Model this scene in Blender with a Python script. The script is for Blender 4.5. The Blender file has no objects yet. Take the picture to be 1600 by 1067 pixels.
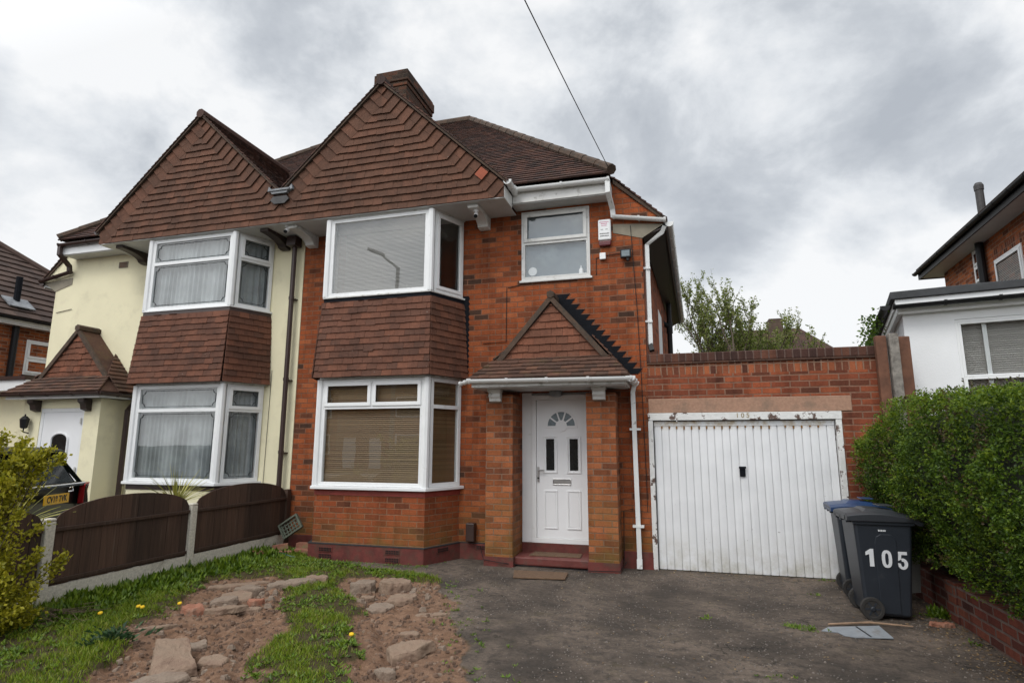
import bpy, bmesh, math, random
from mathutils import Vector, Matrix
R = math.radians
rnd = random.Random(7)
SC = bpy.context.scene
# ------------------------------------------------------------------ camera
cam_d = bpy.data.cameras.new('camera'); cam = bpy.data.objects.new('camera', cam_d)
SC.collection.objects.link(cam); SC.camera = cam
cam_d.sensor_width = 36; cam_d.lens = 20.63; cam_d.clip_end = 2000; cam_d.clip_start = .05
yaw, pit, rol = R(-16), R(9.9), R(.1)
fw = Vector((math.sin(yaw)*math.cos(pit), math.cos(yaw)*math.cos(pit), math.sin(pit)))
rt = Vector((math.cos(yaw), -math.sin(yaw), 0)); up = rt.cross(fw)
rt2 = rt*math.cos(rol)+up*math.sin(rol); up2 = up*math.cos(rol)-rt*math.sin(rol)
CAM = Vector((0, -8.5, 1.66))
cam.matrix_world = Matrix(((rt2.x, up2.x, -fw.x, CAM.x), (rt2.y, up2.y, -fw.y, CAM.y), (rt2.z, up2.z, -fw.z, CAM.z), (0, 0, 0, 1)))
SC.view_settings.view_transform = 'Standard'; SC.view_settings.look = 'None'
SC.view_settings.exposure = 0.0; SC.view_settings.gamma = 1
SUN_EL, SUN_AZ = R(52), R(200)      # azimuth clockwise from +Y: the sun is behind the camera, a little to its left

# ------------------------------------------------------------------ node helpers
def N(nt, t, **kw):
    n = nt.nodes.new(t)
    for k, v in kw.items(): setattr(n, k, v)
    return n
def setin(n, **kw):
    for k, v in kw.items():
        k = k.replace('_', ' ')
        s = n.inputs[k]
        if isinstance(v, tuple) and len(v) == 3 and s.type == 'RGBA': v = v+(1,)
        s.default_value = v
    return n
def ramp(nt, stops, fac=None, interp='LINEAR'):
    r = N(nt, 'ShaderNodeValToRGB'); e = r.color_ramp.elements; r.color_ramp.interpolation = interp
    while len(e) < len(stops): e.new(.5)
    for q, (p, c) in zip(e, stops):
        q.position = p
        if not isinstance(c, tuple): c = (c, c, c)
        q.color = c+(1,)
    if fac is not None: nt.links.new(fac, r.inputs[0])
    return r.outputs[0]
def noise(nt, vec, scale, detail=4, rough=.55, dist=0):
    n = N(nt, 'ShaderNodeTexNoise'); setin(n, Scale=scale, Detail=detail, Roughness=rough, Distortion=dist)
    if vec is not None: nt.links.new(vec, n.inputs['Vector'])
    return n.outputs['Fac']
def mix(nt, fac, a, b, mode='MIX'):
    m = N(nt, 'ShaderNodeMix', data_type='RGBA', blend_type=mode)
    for sock, v in ((m.inputs['Factor'], fac), (m.inputs[6], a), (m.inputs[7], b)):
        if isinstance(v, (int, float)): sock.default_value = v if sock.type == 'VALUE' else (v, v, v, 1)
        elif isinstance(v, tuple): sock.default_value = v+(1,)
        else: nt.links.new(v, sock)
    return m.outputs[2]
def mth(nt, op, a, b=0.0, c=None):
    m = N(nt, 'ShaderNodeMath', operation=op)
    for s, v in zip(m.inputs, (a, b, c)):
        if v is None: continue
        if isinstance(v, (int, float)): s.default_value = v
        else: nt.links.new(v, s)
    return m.outputs[0]
def mrange(nt, v, a, b, c=0.0, d=1.0):
    m = N(nt, 'ShaderNodeMapRange'); nt.links.new(v, m.inputs[0])
    for i, x in enumerate((a, b, c, d)): m.inputs[i+1].default_value = x
    return m.outputs[0]
def new_mat(name):
    m = bpy.data.materials.new(name); m.use_nodes = True; nt = m.node_tree
    b = nt.nodes['Principled BSDF']
    return m, nt, b
def bump(nt, b, h, strength, dist=.01):
    n = N(nt, 'ShaderNodeBump'); setin(n, Strength=strength, Distance=dist)
    nt.links.new(h, n.inputs['Height']); nt.links.new(n.outputs[0], b.inputs['Normal'])
def ocoord(nt): return N(nt, 'ShaderNodeTexCoord').outputs['Object']
def island(nt): return N(nt, 'ShaderNodeNewGeometry').outputs['Random Per Island']
def posxyz(nt):
    s = N(nt, 'ShaderNodeSeparateXYZ'); nt.links.new(N(nt, 'ShaderNodeNewGeometry').outputs['Position'], s.inputs[0]); return s.outputs

# ------------------------------------------------------------------ world: broken overcast, brighter towards the veiled sun
W = bpy.data.worlds.new('World'); SC.world = W; W.use_nodes = True; nt = W.node_tree; nt.nodes.clear()
out = N(nt, 'ShaderNodeOutputWorld')
sky = N(nt, 'ShaderNodeTexSky', sky_type='NISHITA'); sky.sun_disc = False; sky.sun_elevation = SUN_EL; sky.sun_rotation = SUN_AZ
bg1 = N(nt, 'ShaderNodeBackground'); bg1.inputs[1].default_value = .1; nt.links.new(sky.outputs[0], bg1.inputs[0])
tc = N(nt, 'ShaderNodeTexCoord').outputs['Generated']
sp = N(nt, 'ShaderNodeSeparateXYZ'); nt.links.new(tc, sp.inputs[0])
vm = N(nt, 'ShaderNodeMapping'); vm.inputs['Scale'].default_value = (1, 1, 1.35); vm.inputs['Location'].default_value = (3.1, 1.4, .6); nt.links.new(tc, vm.inputs[0])
n1 = noise(nt, vm.outputs[0], 3.6, 9, .57, .15); n2 = noise(nt, vm.outputs[0], 1.5, 3, .5, .1)
cl = mth(nt, 'ADD', mth(nt, 'MULTIPLY', n1, .62), mth(nt, 'MULTIPLY', n2, .38))
cl = mth(nt, 'ADD', cl, mrange(nt, sp.outputs[2], .0, .75, .030, -.025))
ccol = ramp(nt, [(.385, (.49, .525, .575)), (.45, (.61, .645, .69)), (.505, (.80, .83, .865)), (.565, (.98, .99, 1.0))], cl)
# veiled sun: the cloud behind the camera is the bright side of the sky
dt = N(nt, 'ShaderNodeVectorMath', operation='DOT_PRODUCT'); nt.links.new(tc, dt.inputs[0])
dt.inputs[1].default_value = (math.sin(SUN_AZ)*math.cos(SUN_EL), math.cos(SUN_AZ)*math.cos(SUN_EL), math.sin(SUN_EL))
glow = mrange(nt, dt.outputs['Value'], .25, 1.0, 1.0, 2.5)
bg2 = N(nt, 'ShaderNodeBackground'); nt.links.new(ccol, bg2.inputs[0]); nt.links.new(glow, bg2.inputs[1])
ms = N(nt, 'ShaderNodeMixShader'); ms.inputs[0].default_value = .94
nt.links.new(bg1.outputs[0], ms.inputs[1]); nt.links.new(bg2.outputs[0], ms.inputs[2]); nt.links.new(ms.outputs[0], out.inputs[0])
# ------------------------------------------------------------------ sun behind cloud
sd = bpy.data.lights.new('sun', 'SUN'); sd.energy = 1.4; sd.angle = R(24); sd.color = (1, .96, .9)
so = bpy.data.objects.new('sun', sd); SC.collection.objects.link(so)
so.rotation_euler = Vector((math.sin(SUN_AZ)*math.cos(SUN_EL), math.cos(SUN_AZ)*math.cos(SUN_EL), math.sin(SUN_EL))).to_track_quat('Z', 'Y').to_euler()
so.location = (0, -20, 30)

# ------------------------------------------------------------------ mesh helpers
V = lambda *a: Vector(a)
X_, Y_, Z_ = V(1, 0, 0), V(0, 1, 0), V(0, 0, 1)
ORG = {}
class MB:
    def __init__(s): s.v = []; s.f = []; s.m = []
    def add(s, vs, fs, mi=0):
        k = len(s.v); s.v += [tuple(p) for p in vs]
        for f in fs: s.f.append([i+k for i in f]); s.m.append(mi)
        return s
    def obox(s, o, u, v, n, ur, vr, nr, mi=0):
        P = [o+u*a+v*b+n*c for c in nr for b in vr for a in ur]
        return s.add(P, [(0, 2, 3, 1), (4, 5, 7, 6), (0, 1, 5, 4), (2, 6, 7, 3), (0, 4, 6, 2), (1, 3, 7, 5)], mi)
    def box(s, x0, x1, y0, y1, z0, z1, mi=0):
        return s.obox(V(0, 0, 0), X_, Y_, Z_, (x0, x1), (y0, y1), (z0, z1), mi)
    def prism(s, poly, vec, mi=0):
        n = len(poly); vec = Vector(vec); P = [Vector(p) for p in poly]
        return s.add(P+[p+vec for p in P], [list(range(n))[::-1], list(range(n, 2*n))]+[(i, (i+1) % n, n+(i+1) % n, n+i) for i in range(n)], mi)
    def tube(s, pts, r, n=8, mi=0):
        pts = [Vector(p) for p in pts]; k = len(s.v); m = len(pts)
        if not isinstance(r, (list, tuple)): r = [r]*m
        ref = None
        for i, p in enumerate(pts):
            d = (pts[min(i+1, m-1)]-pts[max(i-1, 0)])
            d = d.normalized() if d.length > 1e-9 else Z_
            if ref is None: ref = X_ if abs(d.x) < .8 else Y_
            a = (ref-d*ref.dot(d)); a = a.normalized() if a.length > 1e-6 else d.orthogonal().normalized()
            b = d.cross(a); ref = a
            for j in range(n):
                t = 2*math.pi*(j+.5)/n; s.v.append(tuple(p+(a*math.cos(t)+b*math.sin(t))*r[i]))
        for i in range(m-1):
            for j in range(n): s.f.append([k+i*n+j, k+i*n+(j+1) % n, k+(i+1)*n+(j+1) % n, k+(i+1)*n+j]); s.m.append(mi)
        s.f.append([k+j for j in range(n)][::-1]); s.f.append([k+(m-1)*n+j for j in range(n)]); s.m += [mi, mi]
        return s
    def lathe(s, o, ax, prof, n=20, mi=0):
        ax = Vector(ax).normalized(); a = ax.orthogonal().normalized(); b = ax.cross(a); k = len(s.v); m = len(prof)
        for r, h in prof:
            for j in range(n):
                t = 2*math.pi*j/n; s.v.append(tuple(Vector(o)+ax*h+(a*math.cos(t)+b*math.sin(t))*r))
        for i in range(m-1):
            for j in range(n): s.f.append([k+i*n+j, k+i*n+(j+1) % n, k+(i+1)*n+(j+1) % n, k+(i+1)*n+j]); s.m.append(mi)
        s.f.append([k+j for j in range(n)][::-1]); s.f.append([k+(m-1)*n+j for j in range(n)]); s.m += [mi, mi]
        return s
    def ring(s, o, u, v, n, u0, v0, u1, v1, t, n0, n1, mi=0):
        s.obox(o, u, v, n, (u0, u1), (v0, v0+t), (n0, n1), mi); s.obox(o, u, v, n, (u0, u1), (v1-t, v1), (n0, n1), mi)
        s.obox(o, u, v, n, (u0, u0+t), (v0+t, v1-t), (n0, n1), mi); s.obox(o, u, v, n, (u1-t, u1), (v0+t, v1-t), (n0, n1), mi)
        return s
    def build(s, name, mat, parent=None, smooth=False, bevel=0, uv=True, recalc=True, tag_=None, origin=None):
        me = bpy.data.meshes.new(name)
        org = ORG[parent.name] if parent else (Vector(origin) if origin else V(0, 0, 0))
        vs = [(p[0]-org.x, p[1]-org.y, p[2]-org.z) for p in s.v]
        me.from_pydata(vs, [], s.f)
        mats = mat if isinstance(mat, (list, tuple)) else [mat]
        for q in mats: me.materials.append(q)
        if len(mats) > 1: me.polygons.foreach_set('material_index', s.m)
        if recalc:
            bm = bmesh.new(); bm.from_mesh(me); bmesh.ops.recalc_face_normals(bm, faces=bm.faces); bm.to_mesh(me); bm.free()
        if uv:
            ul = me.uv_layers.new(name='UVMap').data; co = me.vertices
            for p in me.polygons:
                n = p.normal
                if abs(n.z) < .97:
                    h = math.hypot(n.x, n.y); ux, uy = -n.y/h, n.x/h; sl = 1/max(.25, h)
                    for li, vi in zip(p.loop_indices, p.vertices):
                        c = co[vi].co; ul[li].uv = ((c.x+org.x)*ux+(c.y+org.y)*uy, (c.z+org.z)*sl)
                else:
                    for li, vi in zip(p.loop_indices, p.vertices):
                        c = co[vi].co; ul[li].uv = (c.x+org.x, c.y+org.y)
        if smooth: me.polygons.foreach_set('use_smooth', [True]*len(me.polygons))
        me.update()
        o = bpy.data.objects.new(name, me); SC.collection.objects.link(o)
        if parent: o.parent = parent
        else: o.location = org
        ORG[o.name] = org
        if bevel:
            b = o.modifiers.new('bevel', 'BEVEL'); b.width = bevel; b.segments = 2; b.limit_method = 'ANGLE'; b.angle_limit = R(40)
        if tag_: tag(o, *tag_)
        return o
def tag(o, label=None, cat=None, group=None, kind=None):
    for k, v in (('label', label), ('category', cat), ('group', group), ('kind', kind)):
        if v: o[k] = v
    return o
def thing(name, loc, label, cat, group=None):
    o = bpy.data.objects.new(name, None); SC.collection.objects.link(o); o.location = loc; o.empty_display_size = .1
    ORG[o.name] = Vector(loc); return tag(o, label, cat, group)
def kids(o): return [c for c in bpy.data.objects if c.parent == o]
def copy_thing(o, loc, rz=None, label=None):
    def cp(a, par):
        c = a.copy(); SC.collection.objects.link(c); c.parent = par
        for ch in kids(a): cp(ch, c)
        return c
    r = cp(o, None); r.location = loc
    if rz is not None: r.rotation_euler.z = rz
    if label: r['label'] = label
    ORG[r.name] = Vector(loc); return r
def clip(poly, a, b):          # keep the left side of a->b, 2D
    o = []; n = len(poly)
    for i in range(n):
        p, q = poly[i], poly[(i+1) % n]
        sp_ = (b[0]-a[0])*(p[1]-a[1])-(b[1]-a[1])*(p[0]-a[0]); sq = (b[0]-a[0])*(q[1]-a[1])-(b[1]-a[1])*(q[0]-a[0])
        if sp_ >= 0: o.append(p)
        if sp_*sq < 0:
            t = sp_/(sp_-sq); o.append((p[0]+(q[0]-p[0])*t, p[1]+(q[1]-p[1])*t))
    return o
def tiles(mb, poly, u, n, gauge=.1, w=.165, tb=.024, tt=.006, v0=None, jit=.004, lift=.0, phase=0.0, mi=0):
    """plain tiles clipped to a convex planar polygon; u runs along the courses, n points out"""
    u = Vector(u).normalized(); n = Vector(n).normalized(); v = n.cross(u).normalized()
    P = [Vector(p) for p in poly]; o = P[0]
    q = [((p-o).dot(u), (p-o).dot(v)) for p in P]
    ar = sum(q[i][0]*q[(i+1) % len(q)][1]-q[(i+1) % len(q)][0]*q[i][1] for i in range(len(q)))
    if ar < 0: q = q[::-1]
    us = [a for a, b in q]; vs = [b for a, b in q]
    vb = min(vs) if v0 is None else v0-math.ceil((v0-min(vs))/gauge)*gauge
    j = 0
    while vb+j*gauge < max(vs):
        va = vb+j*gauge; i = 0; st = min(us)-(w*.5 if j % 2 else 0)-phase-rnd.random()*.02
        while st+i*w < max(us):
            a0 = st+i*w; dv = rnd.uniform(-jit, jit)-(rnd.uniform(.006, .018) if rnd.random() < .03 else 0); dh = rnd.uniform(0, jit)
            rc = [(a0+.0015, va+dv), (a0+w-.0015, va+dv+rnd.uniform(-1, 1)*jit*.5), (a0+w-.0015, va+gauge+.012), (a0+.0015, va+gauge+.012)]
            for k in range(len(q)):
                rc = clip(rc, q[k], q[(k+1) % len(q)])
                if len(rc) < 3: break
            if len(rc) >= 3:
                m = len(rc); bot = [o+u*a+v*b+n*lift for a, b in rc]
                top = [o+u*a+v*b+n*(lift+dh+tb+(tt-tb)*min(1, max(0, (b-va)/gauge))) for a, b in rc]
                mb.add(bot+top, [list(range(m, 2*m))]+[(x, (x+1) % m, m+(x+1) % m, m+x) for x in range(m)], mi)
            i += 1
        j += 1
    return mb
def text_mesh(txt, size, o, u, v, n, depth=.002, bold=0.0, sx=1.0, align='CENTER', gap=1.0):
    c = bpy.data.curves.new('t', 'FONT'); c.body = txt; c.size = size; c.extrude = depth/2; c.offset = bold; c.align_x = align; c.align_y = 'CENTER'; c.space_character = gap
    t = bpy.data.objects.new('t', c); SC.collection.objects.link(t); bpy.context.view_layer.update()
    me = bpy.data.meshes.new_from_object(t.evaluated_get(bpy.context.evaluated_depsgraph_get()))
    mb = MB(); mb.add([o+u*(p.co.x*sx)+v*p.co.y+n*(p.co.z+depth/2) for p in me.vertices], [list(p.vertices) for p in me.polygons])
    bpy.data.objects.remove(t); bpy.data.curves.remove(c); bpy.data.meshes.remove(me)
    return mb

# ------------------------------------------------------------------ materials
def plain(name, col, rough=.6, var=.12, scale=6, bmp=0, bscale=60, col2=None, c2lo=.55, c2hi=.75, c2scale=4, metal=0, spec=.5, coat=0):
    m, nt, b = new_mat(name); oc = ocoord(nt)
    f = noise(nt, oc, scale, 5)
    lo = tuple(c*(1-var) for c in col); hi = tuple(min(1, c*(1+var)) for c in col)
    c = ramp(nt, [(.3, lo), (.7, hi)], f)
    if col2 is not None:
        g = mrange(nt, noise(nt, oc, c2scale, 8, .65), c2lo, c2hi); c = mix(nt, g, c, col2)
    nt.links.new(c, b.inputs['Base Color']); setin(b, Roughness=rough, Metallic=metal)
    b.inputs['Specular IOR Level'].default_value = spec; b.inputs['Coat Weight'].default_value = coat
    if bmp: bump(nt, b, noise(nt, oc, bscale, 4), bmp)
    return m
def brick(name, pal, mortar, algae=0.0, atop=1.25, bw=.235, rh=.083, ms=.010, dark=0.0, dirt=.35):
    m, nt, b = new_mat(name)
    uv = N(nt, 'ShaderNodeTexCoord').outputs['UV']
    wob = N(nt, 'ShaderNodeTexNoise'); setin(wob, Scale=9.0, Detail=3.0); nt.links.new(uv, wob.inputs['Vector'])
    sb = N(nt, 'ShaderNodeVectorMath', operation='SUBTRACT'); nt.links.new(wob.outputs['Color'], sb.inputs[0]); sb.inputs[1].default_value = (.5, .5, .5)
    ml = N(nt, 'ShaderNodeVectorMath', operation='SCALE'); nt.links.new(sb.outputs[0], ml.inputs[0]); ml.inputs['Scale'].default_value = .012
    ad = N(nt, 'ShaderNodeVectorMath', operation='ADD'); nt.links.new(uv, ad.inputs[0]); nt.links.new(ml.outputs[0], ad.inputs[1])
    bt = N(nt, 'ShaderNodeTexBrick'); nt.links.new(ad.outputs[0], bt.inputs['Vector'])
    setin(bt, Color1=(0., 0., 0.), Color2=(1., 1., 1.), Mortar=(.5, .5, .5), Scale=1.0, Bias=0.0)
    bt.inputs['Brick Width'].default_value = bw; bt.inputs['Row Height'].default_value = rh; bt.inputs['Mortar Size'].default_value = ms; bt.inputs['Mortar Smooth'].default_value = .35
    bt.offset = .5
    base = ramp(nt, pal, bt.outputs['Color'])
    g = noise(nt, uv, 40, 6, .7)
    base = mix(nt, .55, base, ramp(nt, [(.25, .45), (.75, 1.5)], g), 'MULTIPLY')
    patch = ramp(nt, [(.33, (.62, .60, .60)), (.5, (1., 1., 1.)), (.68, (1.12, 1.02, .95))], noise(nt, uv, 1.3, 6, .65))
    base = mix(nt, dirt+.3, base, patch, 'MULTIPLY')
    mpv = N(nt, 'ShaderNodeMapping'); mpv.inputs['Scale'].default_value = (5.5, .55, 1); nt.links.new(uv, mpv.inputs[0])
    base = mix(nt, .7, base, ramp(nt, [(.36, (.55, .52, .50)), (.5, (1., 1., 1.)), (.7, (1.08, 1.05, 1.02))], noise(nt, mpv.outputs[0], 1.0, 5, .6)), 'MULTIPLY')
    mcol = mix(nt, .6, mortar, ramp(nt, [(.3, .5), (.7, 1.3)], noise(nt, uv, 14, 5)), 'MULTIPLY')
    mfac = mth(nt, 'MULTIPLY', bt.outputs['Fac'], mrange(nt, noise(nt, uv, 5, 5, .7), .3, .6, .55, 1.0))
    c = mix(nt, mfac, base, mcol)
    if algae:
        z = posxyz(nt)[2]
        a = mrange(nt, z, .12, atop, 1.0, 0.0)
        a = mth(nt, 'MULTIPLY', a, mrange(nt, noise(nt, uv, 2.2, 6, .65), .36, .68))
        c = mix(nt, mth(nt, 'MULTIPLY', a, algae), c, mix(nt, noise(nt, uv, 7, 4), (.075, .062, .012), (.25, .15, .045)))
    nt.links.new(c, b.inputs['Base Color']); setin(b, Roughness=.88); b.inputs['Specular IOR Level'].default_value = .25
    h = mth(nt, 'SUBTRACT', mth(nt, 'MULTIPLY', g, .5), bt.outputs['Fac'])
    bump(nt, b, h, .7, .008)
    return m
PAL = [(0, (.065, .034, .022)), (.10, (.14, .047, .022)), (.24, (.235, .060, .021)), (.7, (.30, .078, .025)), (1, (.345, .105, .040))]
M = {}
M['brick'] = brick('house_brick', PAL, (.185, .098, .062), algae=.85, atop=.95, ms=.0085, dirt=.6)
M['brick_garage'] = brick('garage_brick', [(0, (.10, .035, .02)), (.3, (.19, .052, .026)), (1, (.30, .083, .036))], (.22, .125, .085), algae=.25, ms=.0105, dirt=.6)
M['brick_soldier'] = brick('soldier_brick', [(0, (.08, .03, .02)), (.4, (.22, .07, .035)), (1, (.36, .11, .045))], (.26, .16, .11), bw=.082, rh=.152, ms=.010)
M['brick_soldier'].node_tree.nodes['Brick Texture'].offset = 0
M['brick_coping'] = brick('coping_brick', [(0, (.035, .02, .018)), (.6, (.075, .035, .026)), (1, (.13, .055, .035))], (.13, .085, .07), bw=.098, rh=.5, ms=.010)
M['brick_coping'].node_tree.nodes['Brick Texture'].offset = 0
M['brick_old'] = brick('old_brick', [(0, (.028, .019, .014)), (.5, (.062, .032, .020)), (1, (.12, .046, .025))], (.06, .045, .032), algae=0, dirt=.6)
M['brick_bay'] = brick('bay_brick', [(0, (.10, .038, .02)), (.3, (.24, .058, .020)), (1, (.30, .082, .030))], (.23, .12, .07), algae=1.0, atop=.75, ms=.009, dirt=.6)
M['brick_pier'] = brick('porch_brick', [(0, (.14, .05, .025)), (.35, (.26, .080, .028)), (1, (.37, .13, .055))], (.20, .125, .085), algae=.9, ms=.009, dirt=.6)
M['brick_far'] = brick('far_brick', [(0, (.13, .045, .025)), (.5, (.30, .085, .03)), (1, (.45, .14, .05))], (.30, .20, .14))
M['brick_low'] = brick('low_wall_brick', [(0, (.06, .022, .017)), (.5, (.125, .034, .023)), (1, (.18, .06, .035))], (.13, .095, .08), bw=.24, rh=.085, ms=.013)  # dark red brick, palette darkened further to carry the shade under the hedge
def tilemat(name, lo, mid, hi, lich=.25, moss=0.0):
    m, nt, b = new_mat(name); oc = ocoord(nt)
    c = ramp(nt, [(0, lo), (.5, mid), (1, hi)], island(nt))
    c = mix(nt, .6, c, ramp(nt, [(.3, .5), (.7, 1.45)], noise(nt, oc, 3, 7, .7)), 'MULTIPLY')
    c = mix(nt, .5, c, ramp(nt, [(.3, .6), (.7, 1.35)], noise(nt, oc, 45, 4)), 'MULTIPLY')
    sp_ = mrange(nt, noise(nt, oc, 30, 3, .5), .70, .76); c = mix(nt, mth(nt, 'MULTIPLY', sp_, lich), c, (.42, .40, .35))
    if moss:
        g = mrange(nt, noise(nt, oc, 6, 7, .7), .55, .72); c = mix(nt, mth(nt, 'MULTIPLY', g, moss), c, (.10, .085, .025))
    nt.links.new(c, b.inputs['Base Color']); setin(b, Roughness=.85); b.inputs['Specular IOR Level'].default_value = .3
    bump(nt, b, noise(nt, oc, 90, 3), .25, .004)
    return m
M['hung'] = tilemat('hung_tile', (.088, .043, .027), (.104, .049, .030), (.130, .058, .035), .3)
M['hung_bay'] = tilemat('bay_hung_tile', (.088, .041, .027), (.118, .050, .031), (.155, .062, .036), .35)
M['rooft'] = tilemat('roof_tile', (.042, .026, .022), (.07, .037, .029), (.105, .05, .036), .3, .3)
M['porcht'] = tilemat('porch_tile', (.062, .036, .026), (.085, .044, .03), (.115, .055, .035), .35, .45)
M['porchg'] = tilemat('porch_gable_tile', (.13, .055, .033), (.16, .064, .037), (.20, .075, .042), .15)
M['leftroof'] = tilemat('concrete_tile', (.055, .037, .03), (.07, .045, .036), (.085, .055, .043), .1)
def tileshader(name, a, b_):
    return brick(name, [(0, a), (1, b_)], tuple(x*.35 for x in a), bw=.2, rh=.11, ms=.012)
M['farroof'] = tileshader('far_roof_tile', (.05, .03, .024), (.095, .052, .038))
M['verge'] = plain('verge_mortar', (.075, .047, .031), .9, .35, 9, .6, 40, (.05, .04, .03), .5, .62, 12)
M['white'] = plain('white_upvc', (.78, .79, .79), .35, .03, 5, 0, 60, (.45, .44, .38), .62, .85, 7)
M['white_old'] = plain('aged_white_paint', (.62, .62, .60), .5, .08, 5, .15, 40, (.16, .15, .11), .55, .78, 9)
M['white_door'] = plain('white_door_panel', (.80, .81, .82), .3, .02, 3)
M['gutter'] = plain('white_gutter', (.74, .75, .74), .35, .05, 5, 0, 60, (.12, .11, .07), .60, .78, 10)
M['soffit'] = plain('soffit_board', (.52, .53, .52), .5, .08, 4, 0, 60, (.25, .24, .2), .6, .85, 3)
M['brown'] = plain('dark_brown_plastic', (.045, .026, .022), .4, .15, 6)
M['brownwood'] = plain('dark_brown_bracket', (.035, .022, .017), .55, .2, 10, .2, 30)
M['black'] = plain('black_plastic', (.010, .010, .011), .5, .15, 8, spec=.3)
M['blackpaint'] = plain('black_bitumen', (.007, .008, .011), .8, .25, 8, .3, 30, spec=.15)
M['lead'] = plain('lead_sheet', (.22, .23, .24), .5, .25, 6, .15, 20, (.09, .09, .1), .5, .7, 5)
M['blacklead'] = plain('dark_lead', (.045, .042, .042), .6, .3, 9, .2, 20)
M['cream'] = plain('cream_render', (.80, .745, .52), .85, .05, 1.5, .5, 60, (.52, .47, .32), .54, .90, 1.6)
M['whitewall'] = plain('white_render', (.78, .79, .80), .85, .04, 2, .25, 60)
M['redpaint'] = plain('red_painted_brick', (.125, .027, .021), .8, .3, 8, .4, 30, (.075, .042, .028), .45, .7, 6)
M['redsill'] = plain('red_sill_paint', (.22, .035, .024), .6, .2, 8, .2, 30)
M['concrete'] = plain('pebbled_concrete', (.60, .56, .47), .9, .2, 40, .8, 110, (.16, .14, .10), .58, .8, 3)
M['lintel'] = plain('pink_concrete', (.34, .20, .135), .9, .15, 30, .4, 90, (.20, .14, .10), .5, .75, 4)
M['grey'] = plain('grey_cement', (.24, .215, .165), .9, .15, 6, .3, 40)
M['steel'] = plain('brushed_metal', (.6, .6, .6), .3, .05, 8, metal=1)
M['dark'] = plain('dark_interior', (.03, .028, .026), .9, .1, 3)
M['room'] = plain('room_plaster', (.35, .32, .28), .9, .05, 3)
M['stepred'] = plain('red_step_paint', (.14, .032, .025), .6, .3, 7, .3, 40, (.08, .045, .035), .5, .7, 7)
M['mat'] = plain('brown_doormat', (.13, .078, .045), .95, .25, 30, .6, 200)
M['plinthgrey'] = plain('damp_course', (.03, .03, .03), .8, .2, 20)
def fencemat():
    m, nt, b = new_mat('dark_stained_wood'); oc = ocoord(nt)
    mp = N(nt, 'ShaderNodeMapping'); mp.inputs['Scale'].default_value = (30, 30, 1.2); nt.links.new(oc, mp.inputs[0])
    g = noise(nt, mp.outputs[0], 2, 6, .6)
    c = mix(nt, island(nt), (.034, .019, .012), (.080, .043, .027)); c = mix(nt, .7, c, ramp(nt, [(.3, .5), (.7, 1.6)], g), 'MULTIPLY')
    c = mix(nt, mth(nt, 'MULTIPLY', mrange(nt, noise(nt, mp.outputs[0], .7, 4), .64, .78), .5), c, (.16, .12, .09))
    nt.links.new(c, b.inputs['Base Color']); setin(b, Roughness=.75); bump(nt, b, g, .35, .006); return m
M['fence'] = fencemat()
M['timber_grey'] = plain('weathered_timber', (.22, .20, .175), .85, .3, 14, .4, 25, (.07, .06, .05), .5, .68, 9)
M['timber_red'] = plain('red_brown_timber', (.13, .055, .03), .8, .3, 8, .4, 25, (.7, .7, .68), .70, .72, 5)
M['bark'] = plain('bark', (.09, .07, .05), .9, .3, 12, .6, 40)
def glass(name, refl=1.0, tint=(1, 1, 1), rough=0.0):
    m, nt, b = new_mat(name); nt.nodes.remove(b)
    t = N(nt, 'ShaderNodeBsdfTransparent'); t.inputs[0].default_value = tint+(1,)
    g = N(nt, 'ShaderNodeBsdfGlossy'); g.inputs['Roughness'].default_value = rough
    oc = ocoord(nt); bp = N(nt, 'ShaderNodeBump'); setin(bp, Strength=.03, Distance=.02); nt.links.new(noise(nt, oc, 1.7, 2), bp.inputs['Height']); nt.links.new(bp.outputs[0], g.inputs['Normal'])
    fr = N(nt, 'ShaderNodeFresnel'); fr.inputs[0].default_value = 1.75
    ms = N(nt, 'ShaderNodeMixShader'); nt.links.new(mth(nt, 'MULTIPLY', mth(nt, 'MULTIPLY', fr.outputs[0], refl), mth(nt, 'SUBTRACT', 1.0, N(nt, 'ShaderNodeNewGeometry').outputs['Backfacing'])), ms.inputs[0]); nt.links.new(t.outputs[0], ms.inputs[1]); nt.links.new(g.outputs[0], ms.inputs[2])
    nt.links.new(ms.outputs[0], nt.nodes['Material Output'].inputs[0]); return m
M['glass'] = glass('window_glass', 1.5, (.93, .94, .94)); M['carglass'] = glass('tinted_car_glass', .9, (.05, .055, .06))
M['obscure'] = plain('obscured_glass', (.17, .21, .24), .28, .12, 14, .5, 160, (.30, .35, .38), .5, .8, 3)
M['doorglass'] = plain('dark_door_glass', (.012, .015, .015), .12, .3, 8)
M['fanglass'] = plain('grey_fan_glass', (.16, .20, .22), .15, .2, 30, .3, 120)
def slat(name, a, b_):
    m, nt, b = new_mat(name); c = mix(nt, island(nt), a, b_); nt.links.new(c, b.inputs['Base Color']); setin(b, Roughness=.5); return m
M['blind_white'] = slat('white_blind', (.34, .325, .30), (.43, .41, .38)); M['blind_wood'] = slat('wooden_blind', (.17, .105, .05), (.27, .175, .085))
M['curtain'] = plain('net_curtain', (.36, .385, .39), .9, .2, 4)
M['curtain_warm'] = plain('beige_curtain', (.42, .38, .34), .9, .2, 5)
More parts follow.
